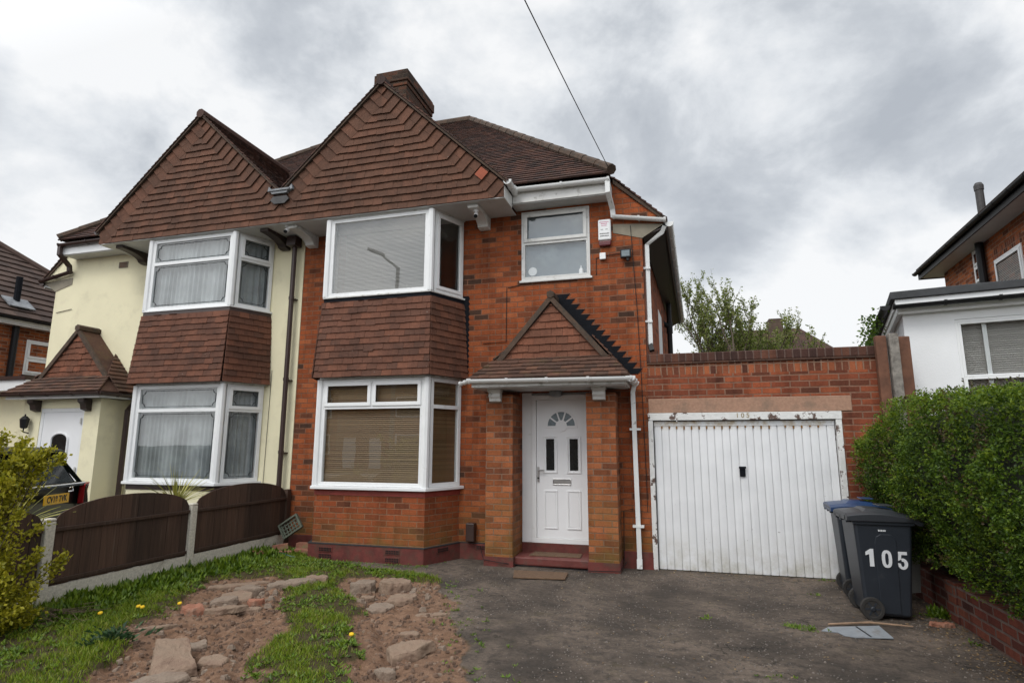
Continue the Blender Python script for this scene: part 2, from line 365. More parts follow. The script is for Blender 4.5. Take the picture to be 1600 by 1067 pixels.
def garagedoor():
    m, nt, b = new_mat('white_garage_door'); p = posxyz(nt); oc = ocoord(nt)
    c = ramp(nt, [(.3, (.70, .71, .72)), (.7, (.80, .81, .82))], noise(nt, oc, 2.5, 5))
    low = mth(nt, 'MULTIPLY', mrange(nt, p[2], .0, .55, .9, .0), mrange(nt, noise(nt, oc, 5, 7, .7), .38, .7)); c = mix(nt, low, c, (.38, .36, .29))
    ch = mth(nt, 'MULTIPLY', mrange(nt, noise(nt, oc, 16, 4, .6), .715, .73), mrange(nt, p[2], .1, 1.4, .8, .1)); c = mix(nt, ch, c, (.10, .08, .06))
    top = mth(nt, 'MULTIPLY', mrange(nt, p[2], 1.84, 1.98, 0, 1), mrange(nt, noise(nt, oc, 9, 5, .7), .42, .66)); c = mix(nt, top, c, (.36, .24, .08))
    nt.links.new(c, b.inputs['Base Color']); setin(b, Roughness=.5); return m
M['gdoor'] = garagedoor()
M['peel'] = plain('peeling_white_paint', (.68, .68, .66), .6, .08, 8, .8, 24, (.10, .06, .045), .55, .585, 8)
M['rust'] = plain('rusty_stain', (.22, .11, .03), .8, .4, 20)
M['rusty_plate'] = plain('rubbed_brass', (.26, .18, .06), .6, .2, 20)
def leaf(name, cols, trans=.35, rough=.45):
    m, nt, b = new_mat(name); c = ramp(nt, [(i/(len(cols)-1), q) for i, q in enumerate(cols)], island(nt))
    nt.links.new(c, b.inputs['Base Color']); setin(b, Roughness=rough); b.inputs['Specular IOR Level'].default_value = .35
    t = N(nt, 'ShaderNodeBsdfTranslucent'); nt.links.new(c, t.inputs[0]); ms = N(nt, 'ShaderNodeMixShader'); ms.inputs[0].default_value = trans
    nt.links.new(b.outputs[0], ms.inputs[1]); nt.links.new(t.outputs[0], ms.inputs[2]); nt.links.new(ms.outputs[0], nt.nodes['Material Output'].inputs[0]); return m
M['hedge'] = leaf('privet_leaf', [(.022, .050, .006), (.05, .10, .008), (.085, .155, .012), (.135, .205, .018)])
M['hedge_new'] = leaf('privet_new_leaf', [(.09, .15, .010), (.15, .22, .014), (.21, .28, .022)], .4)
M['golden'] = leaf('golden_leaf', [(.16, .17, .012), (.30, .29, .015), (.42, .38, .025), (.50, .46, .05)], .4)
M['treeleaf'] = leaf('spring_leaf', [(.09, .13, .02), (.15, .20, .035), (.23, .27, .06), (.32, .33, .13)], .45)
M['grass'] = leaf('grass_blade', [(.075, .125, .008), (.155, .24, .012), (.24, .32, .02), (.31, .30, .07)], .35)
M['weed'] = leaf('weed_leaf', [(.045, .085, .008), (.10, .175, .012), (.18, .26, .02)], .3)
M['dock'] = leaf('dock_leaf', [(.018, .045, .018), (.03, .07, .025), (.045, .09, .03)], .2)
M['yucca'] = leaf('striped_leaf', [(.16, .17, .02), (.32, .30, .05), (.45, .42, .12), (.12, .15, .03)], .25)
M['dande'] = plain('dandelion_yellow', (.75, .48, .01), .7, .1, 20)
M['slab'] = plain('broken_slab', (.25, .178, .125), .95, .25, 5, .8, 45, (.16, .10, .07), .42, .68, 5)
M['slab_grey'] = plain('grey_concrete_lump', (.24, .185, .14), .95, .25, 6, .8, 45, (.16, .11, .08), .42, .68, 6)
M['stone_red'] = plain('reddish_rubble', (.30, .13, .08), .9, .25, 6, .7, 50, (.2, .15, .11), .5, .7, 5)
M['bin'] = plain('bin_plastic', (.020, .025, .033), .42, .08, 5, .08, 120, (.07, .07, .07), .62, .85, 5)
M['binlid'] = plain('bin_lid_grey', (.030, .033, .039), .4, .08, 5, .05, 120, (.09, .09, .09), .6, .85, 6)
M['bluelid'] = plain('bin_lid_blue', (.018, .045, .12), .35, .1, 5, .05, 120, (.06, .08, .12), .6, .85, 6)
M['rubber'] = plain('black_rubber', (.025, .023, .021), .8, .2, 20, .2, 60)
M['sticker'] = plain('white_sticker', (.72, .74, .76), .4, .04, 10)
M['car'] = plain('dark_car_paint', (.005, .009, .008), .3, .1, 2, spec=.25, coat=.25)
M['redlens'] = plain('red_lens', (.25, .008, .010), .15, .1, 9); M['chrome'] = plain('chrome', (.75, .75, .76), .12, .03, 9, metal=1)
M['yellow'] = plain('yellow_plate', (.80, .44, .01), .4, .03, 9); M['ink'] = plain('black_ink', (.012, .012, .012), .5, .1, 9)
M['pink'] = plain('pink_print', (.55, .10, .25), .5, .1, 9); M['darkred'] = plain('dark_red_lens', (.10, .008, .012), .25, .1, 9)
M['manhole'] = plain('galvanised_cover', (.24, .26, .28), .55, .15, 9, .3, 60, (.16, .14, .12), .55, .75, 8)
M['felt'] = plain('roof_felt', (.045, .047, .05), .85, .2, 9, .3, 60)
M['crate'] = plain('grey_crate_plastic', (.10, .115, .085), .6, .2, 10); M['hose'] = plain('green_hose', (.012, .06, .028), .45, .2, 10)
M['paleboard'] = plain('pale_board', (.34, .35, .34), .7, .12, 9, 0, 60, (.2, .19, .17), .5, .8, 4)
M['asphalt'] = plain('road_asphalt', (.055, .054, .052), .9, .2, 60, .4, 150)
M['paving'] = plain('pavement_concrete', (.25, .24, .22), .9, .15, 8, .3, 60)
M['lampgrey'] = plain('lamp_column_grey', (.20, .20, .19), .6, .1, 5)
# ------------------------------------------------------------------ ground
from mathutils import noise as mn
def fbm(x, y, s, o=4, seed=0.0): return mn.fractal(Vector((x*s+seed, y*s-seed, seed*.37)), .9, 2.0, o)
def interp(tab, y):
    for (y0, x0), (y1, x1) in zip(tab, tab[1:]):
        if y <= y0 and y >= y1: return x0+(x1-x0)*(y0-y)/(y0-y1)
    return tab[0][1] if y > tab[0][0] else tab[-1][1]
XT = [(-.8, -5.3), (-1.02, -4.5), (-1.25, -3.5), (-1.5, -2.9), (-2.4, -2.42), (-3.4, -1.85), (-4.3, -1.5), (-7, -.7)]
XR = [(-1.4, -3.6), (-1.75, -3.95), (-2.9, -3.35), (-3.76, -2.75), (-4.55, -2.25), (-7, -1.2)]
LL = [(-1.7, -5.0), (-2.26, -5.45), (-3.0, -5.25), (-3.7, -4.9), (-4.44, -4.5), (-5.05, -4.0), (-7, -2.9)]
LR = [(-1.7, -4.75), (-2.04, -4.6), (-2.6, -4.15), (-3.24, -3.75), (-3.94, -3.42), (-4.72, -2.9), (-7, -1.9)]
def ss(a, b, t): t = min(1, max(0, (t-a)/(b-a))); return t*t*(3-2*t)
def masks(x, y):
    w = fbm(x, y, 1.1, 4, 3.0)*.30+fbm(x, y, 5, 3, 9.0)*.10
    tar = ss(-.12, .12, x-interp(XT, y)+w*.7)
    soil = 0.0
    if y < -1.15:
        a = ss(-.1, .12, x-interp(XR, y)+w)
        b = min(ss(-.12, .12, x-interp(LL, y)+w), ss(-.12, .12, interp(LR, y)-x+w))*ss(-.1, .15, -1.85-y+w)
        soil = max(a*ss(0, .2, -1.5-y), b)
    return tar, max(0, soil*(1-tar))
def gh(x, y):
    tar, soil = masks(x, y); g = 1-tar-soil
    h = fbm(x, y, .6, 3, 1.0)*.012
    rg = 1-abs(fbm(x, y, 3.1, 5, 5.0))*1.6
    h += soil*(fbm(x, y, 1.6, 4, 5.0)*.035+rg*rg*.026+fbm(x, y, 8, 5, 2.0)*.017+fbm(x, y, 20, 3, 12.0)*.011-.038)
    h += g*(.035+fbm(x, y, 2.5, 4, 7.0)*.022)
    if soil > .05:                                   # tyre ruts run towards the road
        for tab, off, am in ((XR, .30, .05), (LL, .75, .03), (LR, -.16, .055)):
            w = fbm(x, y, 1.3, 3, 4.0); d = x-interp(tab, y)-off-w*.10; a_ = soil*am*(.55+.7*fbm(x*.4, y, 1.1, 2, off))
            h -= a_*math.exp(-(d/.075)**2); h += .5*a_*math.exp(-((abs(d)-.16)/.06)**2)
    h += tar*(fbm(x, y, 1.2, 4, 6.0)*.010+fbm(x, y, 14, 3, 8.0)*.0025)
    k = ss(-.75, -.3, y)                             # level along the house wall
    return h*(1-.8*k)+.004
def groundmat():
    m, nt, b = new_mat('tarmac_and_soil'); oc = ocoord(nt)
    at = N(nt, 'ShaderNodeAttribute', attribute_name='tarmac').outputs['Fac']; as_ = N(nt, 'ShaderNodeAttribute', attribute_name='soil').outputs['Fac']
    fine = noise(nt, oc, 26, 9, .88); med = noise(nt, oc, 9, 8, .72); big = noise(nt, oc, 1.1, 5, .6)
    tarc = mix(nt, mrange(nt, big, .38, .64), (.070, .057, .047), (.190, .148, .117))
    tarc = mix(nt, mrange(nt, med, .48, .68), tarc, (.056, .048, .041))
    tarc = mix(nt, .8, tarc, ramp(nt, [(.28, .35), (.6, 1.25), (.72, 3.0)], fine), 'MULTIPLY')
    wv = N(nt, 'ShaderNodeTexVoronoi', feature='DISTANCE_TO_EDGE'); wv.inputs['Scale'].default_value = .85
    wn = N(nt, 'ShaderNodeTexNoise'); setin(wn, Scale=2.2, Detail=6.0, Roughness=.7); nt.links.new(oc, wn.inputs['Vector'])
    wa = N(nt, 'ShaderNodeVectorMath', operation='MULTIPLY_ADD'); nt.links.new(wn.outputs['Color'], wa.inputs[0]); wa.inputs[1].default_value = (.9, .9, .9); nt.links.new(oc, wa.inputs[2]); nt.links.new(wa.outputs[0], wv.inputs['Vector'])
    crk = mth(nt, 'MULTIPLY', mrange(nt, wv.outputs['Distance'], .004, .014, 1, 0), mrange(nt, noise(nt, oc, 1.3, 3), .5, .6)); tarc = mix(nt, mth(nt, 'MULTIPLY', crk, .75), tarc, (.018, .016, .013))
    mossf = mth(nt, 'MULTIPLY', mrange(nt, noise(nt, oc, 2.3, 7, .72), .56, .72), mrange(nt, noise(nt, oc, 30, 4, .7), .4, .6)); tarc = mix(nt, mth(nt, 'MULTIPLY', mossf, .55), tarc, (.075, .065, .018))
    soil = ramp(nt, [(.27, (.062, .036, .023)), (.46, (.205, .116, .070)), (.72, (.325, .205, .135))], med)
    soil = mix(nt, .5, soil, ramp(nt, [(.3, .55), (.7, 1.5)], noise(nt, oc, 45, 6, .75)), 'MULTIPLY')
    soil = mix(nt, mrange(nt, big, .42, .62, 0, .5), soil, (.21, .13, .088))
    turf = mix(nt, med, (.035, .034, .010), (.10, .068, .038))
    e = mth(nt, 'MULTIPLY', mth(nt, 'SUBTRACT', noise(nt, oc, 16, 5, .7), .5), .9)
    ft = mrange(nt, mth(nt, 'ADD', at, e), .35, .65); fs = mrange(nt, mth(nt, 'ADD', as_, e), .35, .65)
    c = mix(nt, ft, mix(nt, fs, turf, soil), tarc)
    nt.links.new(c, b.inputs['Base Color']); setin(b, Roughness=.92); b.inputs['Specular IOR Level'].default_value = .25
    bump(nt, b, mth(nt, 'ADD', med, mth(nt, 'MULTIPLY', fine, .6)), 1.0, .03); return m
M['ground'] = groundmat()
x0, x1, y0, y1, st = -6.3, 2.62, -5.6, .06, .026
nx, ny = int((x1-x0)/st)+1, int((y1-y0)/st)+1
gv, ta, sa = [], [], []
for j in range(ny):
    for i in range(nx):
        x, y = x0+i*st, y0+j*st; t, s_ = masks(x, y); gv.append((x, y, gh(x, y))); ta.append(t); sa.append(s_)
def ground_piece(name, keep):
    idx = {}; vs = []; fs = []; a1 = []; a2 = []
    for j in range(ny-1):
        for i in range(nx-1):
            q = (j*nx+i, j*nx+i+1, (j+1)*nx+i+1, (j+1)*nx+i)
            if (sum(ta[k] for k in q)/4 > .5) != keep: continue
            f = []
            for k in q:
                if k not in idx: idx[k] = len(vs); vs.append(gv[k]); a1.append(ta[k]); a2.append(sa[k])
                f.append(idx[k])
            fs.append(f)
    mb = MB(); mb.v = vs; mb.f = fs; mb.m = [0]*len(fs)
    o = mb.build(name, M['ground'], smooth=True, uv=False, recalc=False)
    for nm, a in (('tarmac', a1), ('soil', a2)):
        o.data.attributes.new(nm, 'FLOAT', 'POINT').data.foreach_set('value', a)
    return tag(o, kind='structure')
ground_piece('driveway', True); ground_piece('front_garden_soil', False)
def sheet(name, x0, x1, y0, y1, z, m):
    mb = MB(); mb.add([(x0, y0, z), (x1, y0, z), (x1, y1, z), (x0, y1, z)], [(0, 1, 2, 3)]); return tag(mb.build(name, m), kind='structure')
M['earth'] = plain('dark_earth', (.075, .055, .035), .95, .4, 3, .5, 20, (.05, .07, .015), .45, .6, 2)
sheet('ground', -400, 400, -400, 400, -.22, M['earth'])
sheet('frontage', -40, 40, -9.5, -5.58, -.004, M['asphalt'])
sheet('pavement', -60, 60, -12.5, -9.5, -.02, M['paving'])
sheet('road', -60, 60, -20.5, -12.5, -.05, M['asphalt'])
sheet('far_pavement', -60, 60, -23, -20.5, -.02, M['paving'])
sheet('neighbour_driveway', -15.4, -6.26, -5.58, .0, .03, M['asphalt'])
mb = MB(); mb.box(2.60, 8, -9, 0, -.05, .33); mb.box(2.60, 8, .3, 12, -.05, .34); tag(mb.build('raised_bed_earth', M['earth']), kind='structure')

# ------------------------------------------------------------------ house pieces
def rail_window(parent, nm, o, u, n, cells, t=.055, dep=.07, opener=(), glassm='glass', label=None, frame_m='white', sash=.042):
    """one frame mesh with panes as its children; cells tile the opening (u0,v0,u1,v1)"""
    fb = MB(); W_ = (min(c[0] for c in cells), min(c[1] for c in cells), max(c[2] for c in cells), max(c[3] for c in cells)); h = t/2
    fb.ring(o, u, Z_, n, W_[0]-h, W_[1]-h, W_[2]+h, W_[3]+h, h, -dep, 0)
    ps = []
    for i, c in enumerate(cells):
        fb.ring(o, u, Z_, n, c[0], c[1], c[2], c[3], h, -dep, -.001); a = h
        if i in opener:
            fb.ring(o, u, Z_, n, c[0]+h*.55, c[1]+h*.55, c[2]-h*.55, c[3]-h*.55, sash+.012, .0005, .016); a = h*.55+sash
        ps.append((c[0]+a, c[1]+a, c[2]-a, c[3]-a))
    fo = fb.build(nm, M[frame_m], parent, bevel=.004)
    if label: fo['label'] = label
    for p in ps:
        MB().obox(o, u, Z_, n, (p[0]-.004, p[2]+.004), (p[1]-.004, p[3]+.004), (-.034, -.028)).build('pane', M[glassm], fo)
    return fo, ps
def slats(mb, o, u, n, p, pitch=.025, dep=-.075, tilt=.5):
    z = p[1]+.01
    while z < p[3]:
        a, b = V(0, 0, 0), pitch*1.05
        P = [o+u*p[0]+Z_*z+n*(dep+.006), o+u*p[2]+Z_*z+n*(dep+.006+rnd.uniform(-.001, .001)), o+u*p[2]+Z_*(z+b*.9)+n*(dep-.008), o+u*p[0]+Z_*(z+b*.9)+n*(dep-.008)]
        mb.add(P, [(0, 1, 2, 3)]); z += pitch
def curtain(mb, o, u, n, p, dep=-.12, amp=.036, wl=.095, ph=0):
    k = max(8, int((p[2]-p[0])/.012)); vs = []
    for i in range(k+1):
        a = p[0]+(p[2]-p[0])*i/k; s_ = math.sin(a*6.283/wl+ph+1.7*math.sin(a*5.3+ph))*amp*(.6+.4*math.sin(a*11+ph))
        vs += [o+u*a+Z_*p[1]+n*(dep+s_), o+u*(a+.006)+Z_*p[3]+n*(dep+s_*.55)]
    mb.add(vs, [(2*i, 2*i+2, 2*i+3, 2*i+1) for i in range(k)])
def gutter(mb, p, q, r=.055, drop=0.0):
    """half-round gutter from p to q, open side up"""
    p, q = Vector(p), Vector(q); d = (q-p).normalized(); s_ = d.cross(Z_).normalized(); k = 9; prof = []
    for i in range(k): t = math.pi+math.pi*i/(k-1); prof.append((math.cos(t)*r, math.sin(t)*r))
    for i in range(k): t = 2*math.pi-math.pi*i/(k-1); prof.append((math.cos(t)*(r-.006), math.sin(t)*(r-.006)))
    mb.prism([p+s_*a+Z_*b for a, b in prof], q-p)
    n = max(2, int((q-p).length/.55))
    for i in range(n+1):
        c = p+(q-p)*(i+.001)/(n+.002); pr = [(math.cos(math.pi+math.pi*j/8)*(r+.007), math.sin(math.pi+math.pi*j/8)*(r+.007)) for j in range(9)]+[(r+.007, .008), (-r-.007, .008)]
        mb.prism([c-d*.016+s_*a+Z_*b for a, b in pr], d*.032)
def sqpipe(mb, pts, w=.062):
    mb.tube(pts, w*.70, 4)
def corbel(mb, x0, x1, y0, dep, z1, h):
    P = [(0, 0), (-dep, 0), (-dep, -.05)]
    for i in range(9):
        t = i/8*math.pi/2; P.append((-dep+.02+(dep-.16)*math.sin(t), -.055-(h-.075)*(1-math.cos(t))))
    P += [(-.07, -h), (0, -h)]
    mb.prism([V(x0, y0+a, z1+b) for a, b in P], (x1-x0, 0, 0))

PX = -6.22; AX = -4.43; SZ = 5.235; GY = -.74; AZ = 7.41; RK = .94
def mir(x, k): return x if k > 0 else 2*PX-x

def semi(k, root, wallm, baym):
    """one half of the pair; k=1 the brick half, k=-1 its mirror image"""
    mx = lambda x: mir(x, k)
    def bx(mb, xa, xb, *r, **kw): a, b = sorted((mx(xa), mx(xb))); mb.box(a, b, *r, **kw)
    w = MB()
    # front wall pieces: party pier, over the bay is soffit, then right of bay
    bx(w, -6.215, -5.56, 0, .25, -.1, 5.3)
    bx(w, -3.27, -2.31, 0, .25, -.1, 5.32)
    if k > 0:
        bx(w, -2.31, -1.26, 0, .25, 2.42, 4.14); bx(w, -2.31, -2.285, 0, .25, 4.14, 5.32); bx(w, -1.21, -1.185, 0, .25, 4.14, 5.32)
        bx(w, -1.26, -.44, 0, .25, -.1, 4.14); bx(w, -1.185, -.86, 0, .25, 4.14, 5.62)
        w.prism([V(-.86, 0, 4.14), V(-.44, 0, 4.14), V(-.44, 0, 5.18), V(-.86, 0, 5.58)], (0, .25, 0))
        w.prism([V(-2.285, 0, 5.262), V(-1.21, 0, 5.262), V(-1.21, 0, 5.32), V(-2.285, 0, 5.32)], (0, .25, 0))
    else:
        bx(w, -2.31, -.86, 0, .25, -.1, 5.5)
        w.prism([V(mx(-.86), 0, -.1), V(mx(-.44), 0, -.1), V(mx(-.44), 0, 5.18), V(mx(-.86), 0, 5.58)], (0, .25, 0))
    # side, rear and party walls
    sx = -.17
    w.prism([V(mx(-.44), .25, -.1), V(mx(sx), 7, -.1), V(mx(sx-.25), 7, -.1), V(mx(-.69), .25, -.1)], (0, 0, 4.9))
    bx(w, -6.215, sx-.25, 6.75, 7, -.1, 5.2)
    w.build('wall', wallm, root)
    i_ = MB(); bx(i_, -6.2, -5.9, .25, 6.75, -.1, 5.2); bx(i_, -5.9, -.75, .26, 6.7, 2.48, 2.62); bx(i_, -5.9, -.75, .26, 6.7, 5.25, 5.3); bx(i_, -5.9, -.75, .26, 6.7, -.05, .05)
    i_.build('interior', M['room'], root)
    # bay base (brick), plinth
    def bayprism(mb, yo, z0, z1, t=None):
        fr = [(-5.32-yo*.35, -.66-yo), (-3.52+yo*.35, -.66-yo), (-3.235+yo, .0), (-5.605-yo, .0)]
        mb.prism([V(mx(a), b, z0) for a, b in fr], (0, 0, z1-z0))
    b = MB(); bayprism(b, -.02, .235, .915); b.build('bay_wall', baym, root)
    # tiles between the bay windows
    bk = MB(); bayprism(bk, -.02, 2.66, 3.83)
    bk.build('bay_spandrel', M['brown'], root)
    tb = MB(); zt, zb = 3.835, 2.645
    A = lambda x, y, z: V(mx(x), y, z)
    f4 = [A(-5.36, -.77, zb), A(-3.45, -.77, zb), A(-3.50, -.672, zt), A(-5.335, -.672, zt)]
    nf = (f4[1]-f4[0]).cross(f4[3]-f4[0]).normalized(); nf = nf if nf.y < 0 else -nf
    tiles(tb, f4, X_, nf, .0995, .165, .022, .005, jit=.005)
    for sx_ in (1, -1):
        q = [(-3.45, -.77, zb), (-3.15, -.02, zb), (-3.20, -.005, zt), (-3.50, -.672, zt)]
        if sx_ < 0: q = [(2*-4.42-a, c, d) for a, c, d in q]
        c4 = [A(*p) for p in q]; n4 = (c4[1]-c4[0]).cross(c4[3]-c4[0]).normalized()
        if n4.y > 0: n4 = -n4
        tiles(tb, c4, (c4[1]-c4[0]), n4, .0995, .165, .022, .005, jit=.005)
    tb.build('hanging_tiles', M['hung_bay'], root, uv=False)
    # bay windows
    O = V(mx(-5.32) if k > 0 else mx(-3.52), -.66, 0)
    cantL = (V(mx(-3.235), 0, 0)-V(mx(-3.52), -.66, 0)) if k > 0 else None
    cu = V(mx(-3.235)-mx(-3.52), .66, 0); cl = cu.length; cu = cu.normalized(); cn = V(cu.y*(1 if cu.x > 0 else -1), -abs(cu.x), 0).normalized()
    # right-hand cant as seen in the picture
    xr_ = -3.52 if k > 0 else mx(-5.32); xw_ = -3.235 if k > 0 else mx(-5.605)
    xl_ = -5.32 if k > 0 else mx(-3.52); xv_ = -5.605 if k > 0 else mx(-3.235)
    cR = V(xw_-xr_, .66, 0); cRl = cR.length; cR.normalize(); nR = V(cR.y, -cR.x, 0)
    cL = V(xl_-xv_, -.66, 0); cLl = cL.length; cL.normalize(); nL = V(cL.y, -cL.x, 0)
    FO, RO, LO = V(xl_, -.66, 0), V(xr_, -.66, 0), V(xv_, 0, 0); fwid = xr_-xl_; Nf = V(0, -1, 0)
    for floor, z0, z1 in (('upper', 3.925, 5.20), ('lower', 1.045, 2.62)):
        a, c = .085, fwid-.085; z0b, z1b = z0+.03, z1-.03
        if k > 0 and floor == 'upper': cells = [(a, z0b, c, z1b)]; op = (); cc = lambda L: [(.10, z0b, L-.05, z1b)]; cop = (0,)
        elif k > 0: zs = 2.20; mid = a+(c-a)*.50; cells = [(a, zs, mid, z1b), (mid, zs, c, z1b), (a, z0b, c, zs)]; op = (0, 1); cc = lambda L: [(.10, zs, L-.05, z1b), (.10, z0b, L-.05, zs)]; cop = ()
        else: zs = 4.76 if floor == 'upper' else 2.20; cells = [(a, zs, c, z1b), (a, z0b, c, zs)]; op = (); cc = lambda L, zs=zs: [(.10, zs, L-.05, z1b), (.10, z0b, L-.05, zs)]; cop = (0,)
        fo, ps = rail_window(root, 'bay_window', FO, X_, Nf, cells, opener=op)
        sides = [(RO, cR, nR, cRl), (LO, cL, nL, cLl)]; allp = [(FO, X_, Nf, ps)]
        for so_, u_, n_, L in sides:
            extra = MB(); h = .0275; cs = cc(L); Wn = (cs[0][0], min(q[1] for q in cs), cs[0][2], max(q[3] for q in cs))
            extra.ring(so_, u_, Z_, n_, Wn[0]-h, Wn[1]-h, Wn[2]+h, Wn[3]+h, h, -.07, 0); pp = []
            for i, q in enumerate(cs):
                extra.ring(so_, u_, Z_, n_, q[0], q[1], q[2], q[3], h, -.07, -.001); aa = h
                if i in cop: extra.ring(so_, u_, Z_, n_, q[0]+.015, q[1]+.015, q[2]-.015, q[3]-.015, .052, .0005, .016); aa = .055
                pp.append((q[0]+aa, q[1]+aa, q[2]-aa, q[3]-aa))
            extra.build('side_frame', M['white'], fo, bevel=.003)
            for p in pp: MB().obox(so_, u_, Z_, n_, (p[0]-.004, p[2]+.004), (p[1]-.004, p[3]+.004), (-.034, -.028)).build('pane', M['glass'], fo)
            allp.append((so_, u_, n_, pp))
        # corner posts
        for cx, s_ in ((xl_, -1), (xr_, 1)):
            po_ = MB(); po_.lathe(V(cx+s_*-.012, -.648, z0), Z_, [(.052, 0), (.052, z1-z0)], 8); po_.build('corner_post', M['white'], fo, uv=False)
        si = MB(); yo = .055 if floor == 'lower' else .03
        pr = lambda e: [V(xl_-e*.6, -.66-e, 0), V(xr_+e*.6, -.66-e, 0), V(xw_+e, -.003, 0), V(xv_-e, -.003, 0)]
        zs0 = z0-.045 if floor == 'lower' else z0-.03
        si.prism([p+Z_*zs0 for p in pr(yo)], (0, 0, z0-zs0-.001)); si.build('sill', M['white_old'] if k > 0 and floor == 'upper' else M['white'], fo, bevel=.006)
        # head
        hd = MB(); hd.prism([p+Z_*(z1+.001) for p in pr(.004)], (0, 0, .034)); hd.build('head', M['white_old'], fo)
        bm_ = MB(); lead = MB()
        for so_, u_, n_, pp in allp:
            big = (min(p[0] for p in pp)-.05, z0+.01, max(p[2] for p in pp)+.05, z1-.01)
            if k > 0 and floor == 'upper' and u_ is not X_: continue
            if k > 0: slats(bm_, so_, u_, n_, big, .021 if floor == 'upper' else .03)
            else: curtain(bm_, so_, u_, n_, big, ph=rnd.random()*6)
            if k < 0:
                for p in pp:
                    i_n = .035; q = (p[0]+i_n, p[1]+i_n, p[2]-i_n, p[3]-i_n); r_ = min(.06, (q[3]-q[1])*.25); P = []
                    for cx, cz, t0 in ((q[0], q[1], 90), (q[2], q[1], 180), (q[2], q[3], 270), (q[0], q[3], 360)):
                        for j in range(6): t = R(t0-90*j/5); P.append(so_+u_*(cx+math.cos(t)*r_)+Z_*(cz+math.sin(t)*r_)+n_*-.024)
                    P.append(P[0]); lead.tube(P, .005, 4)
        bm_.build('blind' if k > 0 else 'net_curtain', M['blind_white'] if k > 0 and floor == 'upper' else M['blind_wood'] if k > 0 else M['curtain'], fo, uv=False, recalc=False)
        if k < 0: lead.build('lead_strip', M['black'], fo, uv=False)
        # dark strip below the sill
        st_ = MB(); zz0 = 3.83 if floor == 'upper' else .917
        st_.prism([p+Z_*zz0 for p in pr(.012 if floor == 'upper' else -.008)], (0, 0, zs0-zz0-.001))
        st_.build('sill_band', M['blackpaint'] if k > 0 and floor == 'upper' else M['redsill'] if k > 0 else M['brown'], root)
    # gable: tile face, soffit, mitred verge bands
    fb = MB()
    if k > 0: prof = [(PX, SZ), (-2.36, SZ), (-2.36, 5.455), (AX, AZ), (PX, 5.73)]
    else: prof = [(PX, SZ), (-2.36, SZ), (-2.36, 5.44), (-3.70, 6.60), (AX, AZ), (PX, 5.73)]
    fb.prism([V(mx(a), GY+.03, b) for a, b in prof], (0, .10, 0)); fb.build('gable_wall', M['brown'], root)
    g = .1185; bw_ = .27; dz = bw_*math.sqrt(1+RK*RK); th = math.atan(RK)
    tl = MB(); nrm = V(0, -1, 0); yy = GY+.03
    inner = [(PX, SZ), (-2.36-.01, SZ), (-2.515, SZ+.0), (AX, AZ-dz), (PX, 5.73-dz if 5.73-dz > SZ else SZ)]
    xl0 = AX-(AZ-dz-SZ)/RK
    inner = [(max(PX, xl0), SZ), (AX+(AZ-dz-SZ)/RK, SZ), (AX, AZ-dz)]
    if xl0 < PX: inner = [(PX, SZ), (AX+(AZ-dz-SZ)/RK, SZ), (AX, AZ-dz), (PX, AZ-dz-(AX-PX)*RK)]
    tiles(tl, [V(mx(a), yy, b) for a, b in inner], X_, nrm, g, .165, .03, .004, v0=0, jit=.006)
    for s_ in (1, -1):
        # s_=1: the verge that falls away from the party wall
        d = V(-s_*math.cos(th)*k, 0, math.sin(th))           # up the verge
        per = V(math.sin(th)*s_*k, 0, math.cos(th))          # out of the gable
        xe = (-2.36 if s_ > 0 else PX); ze_o = 5.455 if s_ > 0 else 5.73
        zi = AZ-dz-abs(xe-AX)*RK; band = [(AX, AZ-dz), (AX, AZ), (xe, ze_o)]
        if zi > SZ: band += [(xe, zi)]
        else: band += [(xe, SZ), (AX+(1 if s_ > 0 else -1)*(AZ-dz-SZ)/RK, SZ)]
        P = [V(mx(a), yy, b) for a, b in band]
        # phase: line up with the level courses on the inner line
        inn = V(mx(AX), yy, AZ-dz); n_c = math.ceil((AZ-dz-SZ)/g); zc = SZ+n_c*g
        pc = inn+d*((zc-inn.z)/math.sin(th)); v0_ = (pc-P[0]).dot(d)
        u_ = d.cross(nrm)                                    # so that n x u = d
        tiles(tl, P, u_, nrm, g/math.sin(th), .27, .03, .004, v0=v0_, jit=.004, phase=.135)
    tl.build('gable_tiles', M['hung'], root, uv=False)
    so_ = MB(); bx(so_, PX, -2.37, GY+.02, -.002, SZ-.012, SZ-.001); bx(so_, -2.37, -.9, -.27, -.002, 5.288, 5.30); so_.build('soffit', M['soffit'], root)
    # gable roof: two slabs with verge, cut off where they meet the main roof
    gr = MB(); yb = 3.0
    for s_ in (1, -1):
        xe = AX+s_*(2.12 if s_ > 0 else AX-PX); ze = AZ-abs(xe-AX)*RK
        P = [V(mx(AX), GY-.03, AZ+.012), V(mx(xe), GY-.03, ze+.012), V(mx(xe), yb, ze+.012), V(mx(AX), yb, AZ+.012)]
        gr.prism(P, (0, 0, .045))
    gr.build('gable_roof', M['verge'], root)
    gt = MB()
    for s_ in (1, -1):
        xe = AX+s_*(2.14 if s_ > 0 else AX-PX); ze = AZ-abs(xe-AX)*RK; dn = V(mx(xe)-mx(AX), 0, ze-AZ); n_ = V(-dn.z*(1 if dn.x > 0 else -1), 0, abs(dn.x)).normalized()
        P = [V(mx(AX), GY-.045, AZ+.06), V(mx(xe), GY-.045, ze+.06), V(mx(xe), yb, ze+.06), V(mx(AX), yb, AZ+.06)]
        tiles(gt, P, Y_ if dn.x > 0 else -Y_, n_, .1, .165, .022, .006)
    gt.tube([V(mx(AX), GY-.05+.3*i, AZ+.055) for i in range(14)], .085, 8)
    gt.build('gable_roof_tiles', M['rooft'], root, uv=False)
    # main roof
    RZ, RY = 9.16, 3.5; rx = -4.47
